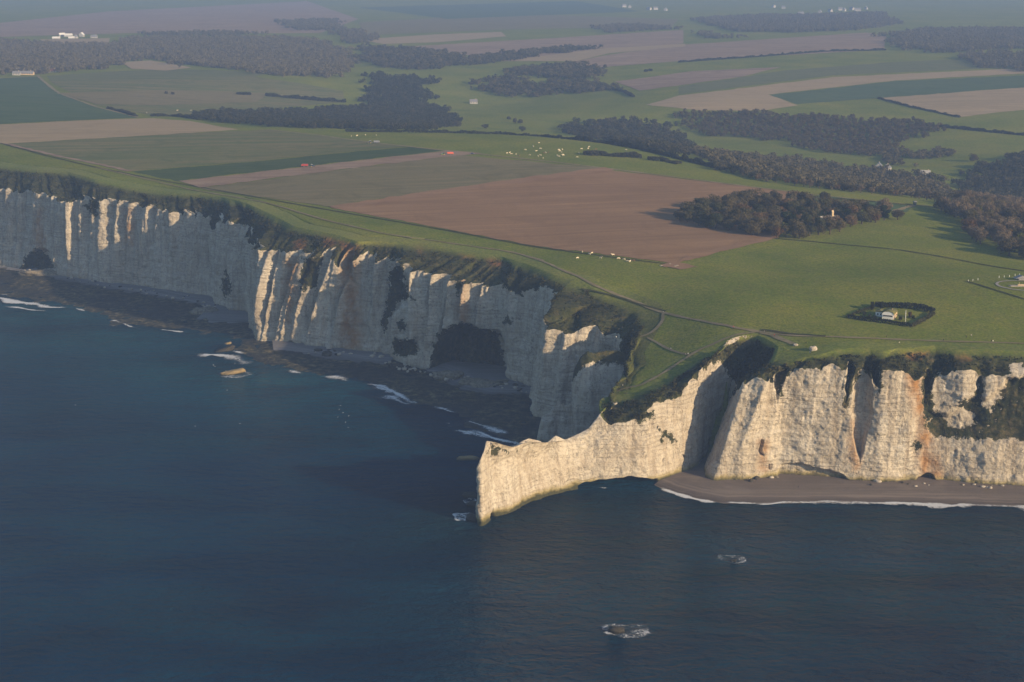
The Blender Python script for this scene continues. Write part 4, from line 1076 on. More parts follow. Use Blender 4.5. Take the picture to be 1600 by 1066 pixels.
_w1 = scatter(W1, 15.0, seed=21)
for P in _w1:
    q = P[:2] - CHAPEL[:2]
    u = q[0] * math.cos(CH_RZ) + q[1] * math.sin(CH_RZ); v = -q[0] * math.sin(CH_RZ) + q[1] * math.cos(CH_RZ)
    if abs(u) < 13 and -8 < v < 8: continue
    pxx, pyy = project(P)
    k = random.choices([0, 1, 2, 3, 4], [5, 4, 1.6, .5, .6])[0]
    if pxx < 1110: k = random.choice([1, 1, 0])
    s = random.uniform(1.2, 1.95) * (.85 if abs(u) < 22 and -30 < v < 0 else 1.0)
    kind_l = {0: 'bare brown tree in the wood around the chapel', 1: 'olive green tree in the wood around the chapel', 2: 'russet tree in the wood around the chapel', 3: 'dark narrow evergreen in the wood around the chapel', 4: 'pale bare tree in the wood around the chapel'}[k]
    put_tree('broadleaf_tree' if k != 3 else 'evergreen_tree', P, k, s, kind_l, 'trees of the wood around the chapel')
W2 = [(1462,326),(1500,332),(1500,318),(1560,322),(1640,340),(1720,360),(1720,440),(1640,425),(1590,408),(1560,398),(1530,384),(1508,362),(1504,345),(1480,338)]
_w2 = scatter(W2, 15.5, seed=22)
_px2 = project(_w2)
_w2 = _w2[_px2[0] < 1625]
for P in _w2:
    k = random.choices([4, 0, 2, 1], [5, 3, 1, .6])[0]
    put_tree('broadleaf_tree', P, k, random.uniform(1.3, 2.0), {4: 'pale bare tree in the wood at the right edge of the pasture', 0: 'bare brown tree in the wood at the right edge of the pasture', 2: 'russet tree in the wood at the right edge of the pasture', 1: 'olive tree in the wood at the right edge of the pasture'}[k], 'trees of the wood at the right edge')
print('W1', len(_w1), 'W2', len(_w2))
# row along the crest of the plateau
crest = densify([(1128,268),(1160,277),(1200,285),(1240,291),(1280,296),(1320,300),(1360,304),(1395,307)], 12)
for i, q in enumerate(crest):
    P = np.array(gp(q[0] + random.uniform(-3, 3), q[1] - random.uniform(0, 2)))
    k = random.choices([0, 4, 1, 2], [4, 2, 2, 2])[0]
    put_tree('broadleaf_tree', P, k, random.uniform(.7, 1.2), {0: 'bare brown tree along the edge of the plateau above the valley', 4: 'pale bare tree along the edge of the plateau above the valley', 1: 'olive tree along the edge of the plateau above the valley', 2: 'russet tree along the edge of the plateau above the valley'}[k], 'trees along the valley edge')
for (a, b, s, k) in ((1424,309,.95,0),(1436,311,1.0,0),(1448,313,1.0,4),(1460,315,.9,0),(1442,308,.9,2),(1470,318,.7,0),(1478,323,.6,4)):
    put_tree('broadleaf_tree', np.array(gp(a, b)), k, s * 1.35, 'bare tree in the round clump beside the track junction', 'trees of the clump by the track junction')
put_tree('broadleaf_tree', np.array(gp(1521, 252)), 0, 1.25, 'lone round brown tree on the valley meadow at the right', None)
for (a, b, s) in ((756,203,.9),(760,204,1.0),(816,208,1.2),(813,196,1.1),(805,195,1.1),(795,190,.9)):
    put_tree('broadleaf_tree', np.array(gp(a, b - 2)), 1, s, 'dark round tree standing alone in the valley meadow', 'lone trees of the valley meadow')

def wood(name, polys, gap, mat, label, seed, smin=.55, smax=1.45, n=100, size=.78, rad=6.0):
    tint = []
    r = np.random.default_rng(seed)
    prot = [crown_cards(np.random.default_rng(seed * 10 + i), n, size, rad, rad * 1.35, .4, 6) for i in range(5)]
    Qs = []
    for i, pl in enumerate(polys):
        P = scatter(pl, gap, seed=seed + i, ragged=110.0)
        for j, p in enumerate(P):
            if r.uniform() < .08: continue
            q = prot[r.integers(0, 5)]; t = r.uniform(0, 6.28); s = r.uniform(smin, smax)
            tint.append(np.full(len(q), r.uniform(-.55, .75)))
            ca, sa = math.cos(t) * s, math.sin(t) * s
            Qs.append(np.stack([q[..., 0] * ca - q[..., 1] * sa + p[0], q[..., 0] * sa + q[..., 1] * ca + p[1], q[..., 2] * s + p[2]], -1))
    Q = np.concatenate(Qs)
    me = cards_mesh(name, Q, mat)
    a_ = me.attributes.new('tint', 'FLOAT', 'FACE'); a_.data.foreach_set('value', np.concatenate(tint).astype(np.float32))
    o = link(name, me)
    return tag(o, label, 'wood', kind='stuff')
M_WA = foliage_material('wood_brown', (.056, .054, .030), (.086, .078, .042), (.130, .110, .058))
M_WB = foliage_material('wood_dark', (.032, .036, .020), (.048, .049, .027), (.076, .068, .038))
M_WC = foliage_material('wood_scrub', (.064, .052, .028), (.094, .070, .038), (.100, .084, .040))
wood('valley_wood', [[(1090,238),(1140,246),(1200,252),(1265,254),(1330,262),(1366,272),(1420,276),(1470,290),(1500,306),(1470,315),(1430,306),(1400,306),(1300,297),(1230,288),(1170,277),(1120,264)]], 9.5, M_WA, 'brown olive wood along the valley bottom', 31)
wood('valley_wood', [[(1482,292),(1520,270),(1570,252),(1700,240),(1700,350),(1620,335),(1560,318),(1510,312)]], 9.0, M_WB, 'dark shaded wood on the right valley side', 32, 1.0, 1.4)
wood('valley_wood', [[(1045,186),(1100,178),(1170,176),(1230,180),(1300,188),(1360,195),(1410,192),(1445,196),(1474,203),(1450,215),(1430,226),(1400,240),(1340,246),(1280,232),(1225,222),(1180,218),(1120,212),(1060,206)]], 9.0, M_WC, 'brown scrub wood on the far valley side', 33, .6, 1.05)
wood('valley_wood', [[(1420,243),(1450,236),(1490,240),(1500,246),(1470,250),(1430,250)], [(1395,228),(1425,240),(1400,262),(1380,250)]], 8.0, M_WA, 'small brown wood beside the valley meadow', 34, .7, 1.0)
wood('valley_wood', [[(300,184),(350,178),(420,178),(520,172),(560,166),(640,162),(700,172),(722,190),(716,202),(640,203),(560,203),(480,201),(400,198),(350,192)]], 9.0, M_WB, 'dark wood along the near valley edge', 35, .7, 1.1)
wood('valley_wood', [[(562,160),(590,140),(640,142),(690,150),(640,165),(590,166)], [(575,114),(610,122),(680,124),(680,134),(620,142),(585,148),(570,132)]], 9.5, M_WB, 'dark round wood on the valley shoulder', 36, .8, 1.2)
wood('valley_wood', [[(560,78),(600,74),(700,86),(740,92),(800,84),(900,76),(945,76),(860,86),(780,98),(700,106),(640,112),(590,104),(565,92)]], 10.0, M_WA, 'brown wood strip across the far valley', 37)
wood('valley_wood', [[(740,128),(800,122),(870,132),(940,130),(975,138),(900,148),(830,152),(760,146)], [(790,112),(850,104),(900,102),(944,108),(940,122),(880,126),(810,120)]], 10.0, M_WA, 'wood below the far brown fields', 38)
wood('valley_wood', [[(880,206),(960,190),(1020,196),(1060,212),(1088,232),(1088,246),(1040,240),(980,226),(920,216)]], 10.0, M_WB, 'dark wood in the valley behind the cattle pasture', 39)
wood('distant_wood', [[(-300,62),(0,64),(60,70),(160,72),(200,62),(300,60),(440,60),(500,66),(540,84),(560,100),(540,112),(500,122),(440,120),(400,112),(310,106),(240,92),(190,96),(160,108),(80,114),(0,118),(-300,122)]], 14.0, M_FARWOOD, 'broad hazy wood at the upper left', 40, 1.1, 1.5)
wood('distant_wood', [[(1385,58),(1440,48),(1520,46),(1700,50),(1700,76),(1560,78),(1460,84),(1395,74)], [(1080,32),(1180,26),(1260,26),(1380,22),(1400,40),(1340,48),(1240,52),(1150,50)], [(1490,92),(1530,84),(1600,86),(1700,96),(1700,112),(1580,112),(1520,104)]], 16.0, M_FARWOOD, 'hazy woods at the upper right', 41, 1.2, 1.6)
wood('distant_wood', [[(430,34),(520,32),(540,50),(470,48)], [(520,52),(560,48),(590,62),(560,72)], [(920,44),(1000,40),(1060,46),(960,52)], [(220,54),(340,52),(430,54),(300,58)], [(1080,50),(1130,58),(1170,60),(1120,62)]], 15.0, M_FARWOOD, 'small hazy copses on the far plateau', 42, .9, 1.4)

def hedge_line(name, px, width, height, label, mat=None, group=None, dens=1.3, lift=0.0, cat='hedge', size=.42, jit=.6):
    r = np.random.default_rng(abs(hash(label)) % 1000 if False else len(label) * 7 + int(px[0][0]))
    P = hit(*densify(np.array(px, float), 5).T); P = densify(P, 1.6)
    n = int(len(P) * 1.6 * width * height * dens * 2.2)
    i = r.integers(0, len(P) - 1, n); f = r.uniform(0, 1, n)[:, None]
    C = P[i] * (1 - f) + P[i + 1] * f
    tg = P[i + 1] - P[i]; tg[:, 2] = 0; tg /= np.linalg.norm(tg, axis=1)[:, None] + 1e-9
    N = np.stack([-tg[:, 1], tg[:, 0], 0 * tg[:, 0]], 1)
    s = (i + f[:, 0]) * 1.6
    hh = height * (1 - jit + 2 * jit * vn(s / 6, 1, 0, 91)) ; ww = width * .5 * (1 - jit * .6 + jit * 1.2 * vn(s / 7, 2, 0, 92))
    th = r.uniform(0, math.pi, n); q = r.uniform(.55, 1, n)
    off = np.cos(th) * ww * q; up = np.sin(th) ** .6 * hh * q
    C = C + N * off[:, None]; C[:, 2] += up + lift
    a = r.normal(size=(n, 3)); a /= np.linalg.norm(a, axis=1)[:, None]
    b = np.cross(a, r.normal(size=(n, 3))); b /= np.linalg.norm(b, axis=1)[:, None]
    z = size * r.uniform(.6, 1.3, n)[:, None]
    Q = np.stack([C - a * z - b * z, C + a * z - b * z * .8, C + a * z * .9 + b * z, C - a * z + b * z * .8], 1)
    o = link(name, cards_mesh(name, Q, mat or M_HEDGE))
    return tag(o, label, cat, group)
hedge_line('field_hedge', [(540,206),(620,207),(700,208),(780,210),(850,214),(900,219)], 4, 3.0, 'long dark hedge on the skyline of the cattle pasture', M_WB, size=.8, dens=.5)
hedge_line('field_hedge', [(900,219),(950,225),(1000,234),(1050,246),(1090,256),(1130,266)], 6, 5.0, 'dark bushy hedge running down to the crest trees', M_WB, size=.9, dens=.5)
hedge_line('thicket', [(912,242),(940,243),(975,245),(1002,247)], 14, 4.5, 'oblong dark thicket beside the cattle', M_WB, size=.7, dens=.35, cat='thicket')
hedge_line('thicket', [(1012,250),(1035,252),(1062,257)], 9, 4.0, 'smaller thicket at the right of the oblong thicket', M_WB, size=.7, dens=.4, cat='thicket')
hedge_line('field_hedge', [(168,170),(190,175),(212,182)], 6, 3.0, 'short dark hedge between the wheat and the tan field', M_WB, size=.8, dens=.5)
hedge_line('field_hedge', [(236,182),(270,182),(310,186)], 6, 3.5, 'ragged hedge at the corner of the tan field', M_WB, size=.8, dens=.5)
hedge_line('field_hedge', [(370,148),(392,149)], 7, 4.0, 'short dark bush row on the far rise', M_WB, size=.9, dens=.5)
hedge_line('field_hedge', [(415,150),(460,154),(500,158),(540,160)], 9, 4.5, 'bushy hedge on the far rise near the valley', M_WB, size=1.0, dens=.4)
hedge_line('field_hedge', [(1430,195),(1480,200),(1540,206),(1600,212),(1680,218)], 5, 3.5, 'hedge with bushes across the right far meadow', M_WB, size=.9, dens=.4)
hedge_line('field_hedge', [(1372,154),(1420,167),(1500,184)], 4, 2.5, 'thin hedge under the pale brown field', M_WB, size=.9, dens=.4)
hedge_line('field_hedge', [(1060,98),(1200,88),(1290,81),(1384,79)], 5, 3.5, 'long hedge below the reddish far field', M_WB, size=1.1, dens=.3)
hedge_line('field_hedge', [(935,131),(955,140),(975,144),(990,152)], 5, 4, 'curved hedge on the far slope', M_WB, size=1.0, dens=.4)
for i, (a, b) in enumerate(((1455,196),(1512,203),(1552,207),(1007,112),(258,147),(268,148),(1014,111))):
    hedge_line('bush', [(a, b), (a + 4, b + .3)], 6, 4, 'dark bush standing alone on a far meadow', M_WB, 'lone bushes on far meadows', size=.9, dens=.6, cat='bush')

# ------------------------------------------------------------------ walled hut in its hedge
hedge_line('garden_hedge', [(1323,497),(1350,501),(1390,506),(1424,511.5)], 2.6, 3.0, 'clipped dark front hedge of the hut garden', dens=2.6, size=.32, jit=.12)
hedge_line('garden_hedge', [(1425,511),(1440,503),(1458,491.5)], 3.2, 2.4, 'brownish right hand hedge of the hut garden', M_LEAF[1], dens=2.4, size=.32, jit=.15)
hedge_line('garden_hedge', [(1459,490.5),(1440,484),(1415,482),(1390,480.5),(1367,479.5)], 3.6, 4.0, 'tall dark back hedge of the hut garden', dens=2.4, size=.36, jit=.15)
hedge_line('garden_hedge', [(1366,480),(1345,488),(1324,496)], 2.8, 1.8, 'low ragged left hand hedge of the hut garden', M_LEAF[1], dens=2.2, size=.32, jit=.3)
for a, b, wd, h_, lab, m_ in ((1362,484,9,5.0,'dark rounded shrub at the back left of the hut',M_HEDGE),(1377,482.5,9,4.6,'dark rounded shrub just behind the hut roof',M_HEDGE),(1350,492,3.5,2.0,'low olive shrub in the left of the hut garden',M_LEAF[1]),(1358,495,3.0,1.6,'small green shrub left of the hut front',M_LEAF[1]),(1366,498,4,2.2,'dark shrub touching the left of the hut front',M_HEDGE),
                     (1406,500,4,2.2,'dark shrub just right of the hut',M_HEDGE),(1421,496,5,3.4,'reddish olive shrub near the flagpole',M_LEAF[2]),(1426,498,3.5,2.2,'olive shrub right of the flagpole',M_LEAF[1])):
    hedge_line('garden_shrub', [(a - 1.5, b), (a + 3, b + .3)], wd, h_, lab, m_, dens=1.6, size=.34, cat='shrub')
M_WHITE = plain('white_render', (.70, .69, .66), .8, .2, .08, .8)
M_FARW = plain('haze_toned_render', (.33, .32, .30), .9, .1, .1, .8)  # walls greyed so far houses read hazier, haze put into the colour
M_STONE = plain('warm_stone', (.48, .36, .22), .9, .1, .25, 1.2)
M_MOSS = plain('mossy_roof', (.13, .125, .045), .95, .05, .5, .8)
M_SLATE = plain('slate_roof', (.16, .16, .17), .6, .3, .25, 1.0)
M_TILE = plain('red_tile_roof', (.20, .10, .065), .8, .2, .3, 1.0)
M_PALE = plain('pale_metal_roof', (.62, .61, .57), .6, .3, .1, 1.0)
M_CHR = plain('weathered_slate', (.27, .255, .235), .8, .2, .25, 1.0)
M_GLASS = plain('dark_window', (.02, .022, .026), .15, .6, .2, 1.0)
M_BLUE = plain('blue_door', (.035, .06, .13), .6, .3, .2, 1.0)
M_WOOD = plain('green_painted_wood', (.045, .06, .04), .8, .2, .3, 2.0)
M_POST = plain('white_painted_post', (.75, .75, .72), .6, .3, .05, 1.0)
hp = gp(1387, 499)
hut = thing('hut', hp, 'low white hut with a mossy roof inside the hedged garden', 'hut', None, R(-24), 1.15)
arc = [(-3.3, 0), (3.3, 0), (3.3, 3.0)] + [(3.3 * math.cos(t), 3.0 + 1.5 * math.sin(t)) for t in np.linspace(.25, math.pi - .25, 9)] + [(-3.3, 3.0)]
MB().prism(arc, 0, 10.0).build('wall', M_WHITE, hut)
MB().box((3.42, 5.0, 1.5), (.22, 9.6, 3.0)).build('sun_tinted_side', M_STONE, hut)  # warm panel paints low sunlight onto the right side of the white hut
rf = [(3.75 * math.cos(t), 3.0 + 1.75 * math.sin(t)) for t in np.linspace(.02, math.pi - .02, 13)]
rf = rf + [(x * .93, z - .22) for x, z in rf[::-1]]
MB().prism(rf, -.15, 10.3).build('roof', M_MOSS, hut, True)
wnd = MB().box((0, -.05, 2.0), (5.4, .16, .75)).build('window_band', M_GLASS, hut)
MB().box((0, -.1, 1.55), (5.8, .2, .14)).build('sill', M_WHITE, wnd)
MB().box((3.6, 2.6, 1.15), (.14, 1.7, 2.3)).build('door', M_BLUE, hut)
MB().box((3.6, 6.6, 1.7), (.14, 1.4, 1.1)).build('window', M_GLASS, hut)
MB().box((-5.6, 6.5, 1.5), (4.6, 5.0, 3.0)).build('wing_wall', M_WHITE, hut)
MB().prism([(-8.2, 3.0), (-3.2, 3.0), (-3.2, 3.7), (-5.6, 4.3), (-8.2, 3.5)], 3.8, 9.2).build('wing_roof', M_MOSS, hut)
for x in (-6.6, -4.9): MB().box((x, 3.95, 1.7), (.8, .14, 1.1)).build('window', M_GLASS, hut)
MB().box((1.2, 7.0, 4.75), (.5, .5, .8)).build('vent', M_STONE, hut)
fp = thing('flagpole', gp(1414.5, 505.5), 'slim white flagpole standing in the hut garden', 'flagpole')
MB().tube([(0, 0, 0), (0, 0, 8.6)], [.17, .12], 10).build('pole', M_POST, fp, True)
MB().box((0, 0, .15), (.8, .8, .3)).build('base', M_STONE, fp)
MB().tube([(0, 0, 8.55), (0, 0, 8.7), (0, 0, 8.9)], [.05, .18, .05], 8).build('finial', M_POST, fp, True)

# ------------------------------------------------------------------ memorial ring at the right edge
rc = np.array(gp(1600, 446.5)); RR = 19.0
t = np.linspace(0, 2 * math.pi, 97)
a = []
for rad in (RR + 1.0, RR - 1.0): a.append(np.stack([rc[0] + rad * np.cos(t), rc[1] + rad * np.sin(t)], 1))
V = np.stack(a, 1); Z = hgt(V[..., 0], V[..., 1]) + .35
M_PAVE = plain('pale_paving', (.25, .225, .19), .9, .1, .15, .6)
tag(link('ring_path', raw_mesh('ring_path', np.concatenate([V, Z[..., None]], -1).reshape(-1, 3), grid_faces(97, 2)[:, ::-1], M_PAVE)), 'pale paved ring path', None, kind='structure')
mm = thing('stone_memorial', (rc[0] - 2, rc[1] - 3, rc[2]), 'long low pale stone memorial slab inside the ring path', 'memorial')
MB().box((4, 0, .45), (26, 3.4, .9)).build('plinth', M_PAVE, mm)
MB().box((6, 0, 1.25), (20, 2.2, .7), taper=.96).build('slab', M_STONE, mm)
MB().box((-6.5, 0, .22), (7, 2.2, .44)).build('step', M_PAVE, mm)
MB().tube([(-2.5, 0, .9), (-2.5, 0, 3.0)], [.16, .12], 8).build('post', M_STONE, mm)
sh = thing('shelter', tuple(np.array(gp(1595, 437.5))), 'small dark shelter with a pointed roof at the back of the ring', 'shelter', None, .2)
MB().box((0, 0, .8), (5.0, 3.0, 1.6)).build('wall', M_SLATE, sh)
MB().prism([(-5.5, 1.6), (5.5, 1.6), (0, 3.6)], -2.4, 2.4).build('roof', M_SLATE, sh)
for i, (a_, b_) in enumerate(((1561,434.5),(1569,434),(1577,433),(1586,431.5),(1593,431),(1513,440.5),(1520,439.5),(1528,438))):
    tag(MB().tube([(0, 0, -.3), (0, 0, 1.6)], [.16, .14], 7).build('fence_post', M_POST, None, True, gp(a_, b_)), 'white fence post near the memorial ring', 'post', 'white posts near the memorial ring')

# ------------------------------------------------------------------ track junction, chapel
kb = thing('information_shed', gp(1429.5, 320), 'small dark green shed at the track junction', 'shed', None, .3)
MB().box((0, 0, 1.6), (3.0, 2.2, 3.2)).build('wall', M_WOOD, kb)
MB().prism([(-1.8, 3.2), (1.8, 3.2), (1.6, 3.7), (-1.6, 3.7)], -1.4, 1.4).build('roof', M_SLATE, kb)
MB().box((0, -1.14, 1.2), (1.0, .1, 2.2)).build('door', M_GLASS, kb)
sg = thing('signpost', gp(1416.5, 325), 'dark signpost in the grass left of the green shed', 'signpost')
MB().tube([(0, 0, -.2), (0, 0, 2.6)], [.14, .12], 8).build('post', M_WOOD, sg); MB().box((0, -.12, 2.1), (1.5, .1, .9)).build('board', M_WOOD, sg)

ch = thing('chapel', (CHAPEL[0], CHAPEL[1], CHAPEL[2] - 1.5), 'stone chapel with a pale roof and small bell gable among the trees', 'chapel', None, CH_RZ)
MB().prism([(-3.6, 0), (3.6, 0), (3.6, 5.5), (0, 9.6), (-3.6, 5.5)], -9, 9, 'yz').build('wall', M_STONE, ch)
MB().prism([(-4.2, 5.1), (-3.9, 4.9), (0, 9.6), (3.9, 4.9), (4.2, 5.1), (0, 10.1)], -9.4, 9.4, 'yz').build('roof', M_CHR, ch)
bg = MB().box((3.8, 0, 11.2), (1.6, 2.0, 3.4)).build('bell_gable', M_STONE, ch)
MB().prism([(-1.2, 12.9), (1.2, 12.9), (0, 15.0)], 2.9, 4.7, 'yz').build('cap', M_STONE, bg)
for x in (-6, -2, 2, 6): MB().box((x, -3.66, 3.4), (.9, .14, 2.2)).build('window', M_GLASS, ch)
MB().box((9.06, 0, 1.4), (.14, 1.8, 2.8)).build('door', M_WOOD, ch)

# ------------------------------------------------------------------ far houses and farms
def house(px, py, L, Wd, H, rz, wall, roof, label, group=None, name='farmhouse', cat='house', pitch=.9):
    P = gp(px, py)
    h = thing(name, P, label, cat, group, rz)
    y = Wd / 2
    MB().prism([(-y, -.5), (y, -.5), (y, H), (0, H + y * pitch), (-y, H)], -L / 2, L / 2, 'yz').build('wall', wall, h)
    r = MB().prism([(-y - .5, H - .35), (-y - .35, H - .55), (0, H + y * pitch - .02), (y + .35, H - .55), (y + .5, H - .35), (0, H + y * pitch + .4)], -L / 2 - .3, L / 2 + .3, 'yz').build('roof', roof, h)
    MB().box((L * .3, 0, H + y * pitch + .6), (1.0, .8, 1.8)).build('chimney', M_STONE, r)
    n = max(2, int(L / 4))
    for i in range(n): MB().box((-L / 2 + (i + .5) * L / n, -y - .06, H * .55), (1.1, .14, 1.4)).build('window', M_GLASS, h)
    MB().box((L / 2 + .06, 0, 1.1), (.14, 1.2, 2.2)).build('door', M_WOOD, h)
    return h
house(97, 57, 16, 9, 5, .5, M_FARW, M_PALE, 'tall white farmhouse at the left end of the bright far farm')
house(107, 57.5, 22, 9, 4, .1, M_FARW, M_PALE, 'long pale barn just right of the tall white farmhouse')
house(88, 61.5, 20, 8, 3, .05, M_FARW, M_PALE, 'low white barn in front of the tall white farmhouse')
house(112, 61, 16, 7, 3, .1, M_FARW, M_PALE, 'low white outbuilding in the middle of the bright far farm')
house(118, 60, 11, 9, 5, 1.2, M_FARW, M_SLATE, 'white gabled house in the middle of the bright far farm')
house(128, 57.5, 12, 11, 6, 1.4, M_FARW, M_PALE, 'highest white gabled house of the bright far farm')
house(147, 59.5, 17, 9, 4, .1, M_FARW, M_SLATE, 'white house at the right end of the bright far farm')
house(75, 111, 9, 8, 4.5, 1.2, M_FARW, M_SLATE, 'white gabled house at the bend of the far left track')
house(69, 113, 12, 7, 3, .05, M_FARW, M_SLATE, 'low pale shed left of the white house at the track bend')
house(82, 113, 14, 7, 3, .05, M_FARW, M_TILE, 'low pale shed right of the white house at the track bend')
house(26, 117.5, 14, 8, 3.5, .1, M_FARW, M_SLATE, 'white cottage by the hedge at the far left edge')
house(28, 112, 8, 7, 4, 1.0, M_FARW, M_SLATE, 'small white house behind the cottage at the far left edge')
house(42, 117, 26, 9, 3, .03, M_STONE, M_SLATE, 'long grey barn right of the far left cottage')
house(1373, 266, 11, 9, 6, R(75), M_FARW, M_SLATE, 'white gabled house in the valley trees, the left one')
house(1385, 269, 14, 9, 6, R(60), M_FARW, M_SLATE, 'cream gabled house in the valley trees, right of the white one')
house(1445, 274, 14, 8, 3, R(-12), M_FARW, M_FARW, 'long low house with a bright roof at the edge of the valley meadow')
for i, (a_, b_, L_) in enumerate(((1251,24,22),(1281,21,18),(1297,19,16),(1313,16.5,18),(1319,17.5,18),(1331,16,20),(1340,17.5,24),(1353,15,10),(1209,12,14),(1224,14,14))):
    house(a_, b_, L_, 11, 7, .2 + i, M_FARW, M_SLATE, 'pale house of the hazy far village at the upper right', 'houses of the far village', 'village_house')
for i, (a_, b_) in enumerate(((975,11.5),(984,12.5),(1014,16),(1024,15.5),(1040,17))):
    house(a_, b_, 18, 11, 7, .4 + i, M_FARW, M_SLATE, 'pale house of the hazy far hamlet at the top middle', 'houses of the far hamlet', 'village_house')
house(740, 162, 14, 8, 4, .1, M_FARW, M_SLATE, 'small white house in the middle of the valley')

# ------------------------------------------------------------------ scrub on the cliff slopes
_sr = np.random.default_rng(404)
M_SCRUB = foliage_material('scrub_leaves', (.030, .036, .016), (.052, .050, .022), (.095, .075, .036))
Qs = []
for (Pv, bm_) in SCRUB:
    cl = fbm(Pv[:, 0] / 4.5, Pv[:, 1] / 4.5, Pv[:, 2] / 4.5, 405, 3, .6)
    keep = _sr.uniform(size=len(Pv)) < np.clip((cl - .46) * 5.0, 0, 1) * (.5 + .5 * bm_)
    C = Pv[keep]; n = len(C)
    k_ = np.clip((cl[keep] - .46) * 9, 0, 1)
    C = C + np.stack([_sr.normal(size=n) * .35, _sr.normal(size=n) * .35 - .25, _sr.uniform(0, 1.5, n) * k_ + .1], 1)
    a = _sr.normal(size=(n, 3)); a /= np.linalg.norm(a, axis=1)[:, None]
    b = np.cross(a, _sr.normal(size=(n, 3))); b /= np.linalg.norm(b, axis=1)[:, None]
    z = .5 * _sr.uniform(.5, 1.4, n)[:, None]
    Qs.append(np.stack([C - a * z - b * z, C + a * z - b * z * .8, C + a * z * .9 + b * z, C - a * z + b * z * .8], 1))
Qs = np.concatenate(Qs); print('scrub', len(Qs))
tag(link('cliff_scrub', cards_mesh('cliff_scrub', Qs, M_SCRUB)), 'dark scrub and tussocks on the cliff slopes', 'scrub', kind='stuff')

# ------------------------------------------------------------------ farm vehicles
M_RED = plain('red_paint', (.34, .045, .03), .5, .4, .2, 1.5)
M_ORG = plain('orange_red_paint', (.52, .10, .045), .5, .4, .15, 1.5)
M_TYRE = plain('tyre_rubber', (.018, .018, .018), .9, .1, .2, 2.0)
M_RIM = plain('yellow_rim', (.55, .42, .06), .6, .3, .15, 2.0)
M_JGRN = plain('green_paint', (.05, .16, .04), .45, .4, .15, 1.5)
M_NAVY = plain('dark_blue_paint', (.03, .05, .12), .4, .5, .15, 1.5)
M_CABW = plain('white_cab_paint', (.65, .66, .66), .4, .5, .05, 1.5)
M_GREY = plain('grey_metal', (.20, .21, .23), .5, .4, .2, 1.5)
def wheel(parent, x, y, r, wd, rim):
    n = 18; m = MB()
    prof = [(r * .55, -wd / 2), (r * .93, -wd / 2), (r, -wd * .3), (r, wd * .3), (r * .93, wd / 2), (r * .55, wd / 2)]
    V = [(x + q * math.cos(2 * math.pi * k / n), y + o_, r + q * math.sin(2 * math.pi * k / n)) for k in range(n) for q, o_ in prof]
    F = [(k * 6 + i, k * 6 + i + 1, ((k + 1) % n) * 6 + i + 1, ((k + 1) % n) * 6 + i) for k in range(n) for i in range(5)]
    w_ = m.add(V, F).build('wheel', M_TYRE, parent, True)
    MB().tube([(x, y - wd * .4, r), (x, y + wd * .4, r)], [r * .57, r * .57], 14).build('rim', rim, w_)
def tractor(px, py, rz, body, cabm, label):
    t_ = thing('tractor', gp(px, py), label, 'tractor', None, rz)
    MB().prism([(.3, .9), (2.6, .9), (2.7, 1.3), (2.55, 1.75), (.3, 1.95)], -.45, .45).build('bonnet', body, t_)
    MB().box((-.2, 0, .85), (4.2, .7, .5)).build('chassis', M_GREY, t_)
    MB().box((-.55, 0, 2.15), (1.7, 1.6, 1.5), taper=.9).build('cab', M_GLASS, t_)
    MB().box((-.55, 0, 2.98), (1.75, 1.7, .18)).build('cab_roof', cabm, t_)
    for s in (-1, 1):
        MB().prism([(-1.75, 1.2), (-.15, 1.2), (-.3, 1.85), (-1.6, 1.85)], s * 1.0 - .28, s * 1.0 + .28).build('mudguard', body, t_)
        wheel(t_, -.95, s * 1.05, .95, .55, M_RIM); wheel(t_, 1.75, s * .95, .62, .42, M_RIM)
    MB().tube([(1.1, .3, 1.8), (1.1, .3, 2.9)], [.07, .06], 7).build('exhaust', M_GREY, t_)
    return t_
def trailer(px, py, rz, body, label, L=6.5):
    t_ = thing('farm_trailer', gp(px, py), label, 'trailer', None, rz)
    MB().prism([(-L / 2, 1.3), (L / 2 - .3, 1.3), (L / 2, 3.1), (-L / 2 - .2, 3.1)], -1.25, 1.25).build('body', body, t_)
    MB().box((-.05, 0, 3.16), (L + .25, 2.75, .14)).build('rim_rail', body, t_)
    MB().box((.6, 0, 1.1), (L + .6, .9, .3)).build('chassis', M_GREY, t_)
    MB().tube([(L / 2 + .6, 0, 1.0), (L / 2 + 2.0, 0, .8)], [.12, .1], 7).build('drawbar', M_GREY, t_)
    for s in (-1, 1):
        for x in (-1.7, -.3): wheel(t_, x, s * 1.15, .62, .45, M_GREY)
    MB().box((-L / 2 - .6, 0, 1.9), (.9, 2.6, 1.5), taper=.85).build('spreader', body, t_)
    return t_
tz = R(-2)
trailer(477, 261, tz, M_RED, 'dark red farm trailer behind the tractor with a white roof')
tractor(488, 261.3, tz, M_NAVY, M_CABW, 'dark tractor with a white cab roof pulling the dark red trailer')
trailer(703, 242, R(186), M_ORG, 'bright orange farm trailer beside the farm track')
tractor(692.5, 242.5, R(186), M_JGRN, M_JGRN, 'green tractor with yellow wheels in front of the orange trailer')
trailer(588, 224, R(180), M_GREY, 'blue grey farm trailer on the track at the skyline pasture')
tractor(578, 224, R(180), M_NAVY, M_CABW, 'dark blue tractor pulling the grey trailer along the track')
cr = thing('parked_car', gp(738, 241), 'small dark blue car standing on the pale farm track', 'car', None, R(-8))
MB().prism([(-2.1, .35), (2.1, .35), (2.1, .85), (1.0, 1.0), (-2.1, 1.05)], -.85, .85).build('body', M_NAVY, cr)
MB().prism([(-1.9, 1.02), (1.0, .98), (.35, 1.6), (-1.6, 1.62)], -.75, .75).build('cabin', M_GLASS, cr)
MB().box((-.65, 0, 1.64), (1.9, 1.4, .06)).build('roof', M_NAVY, cr)
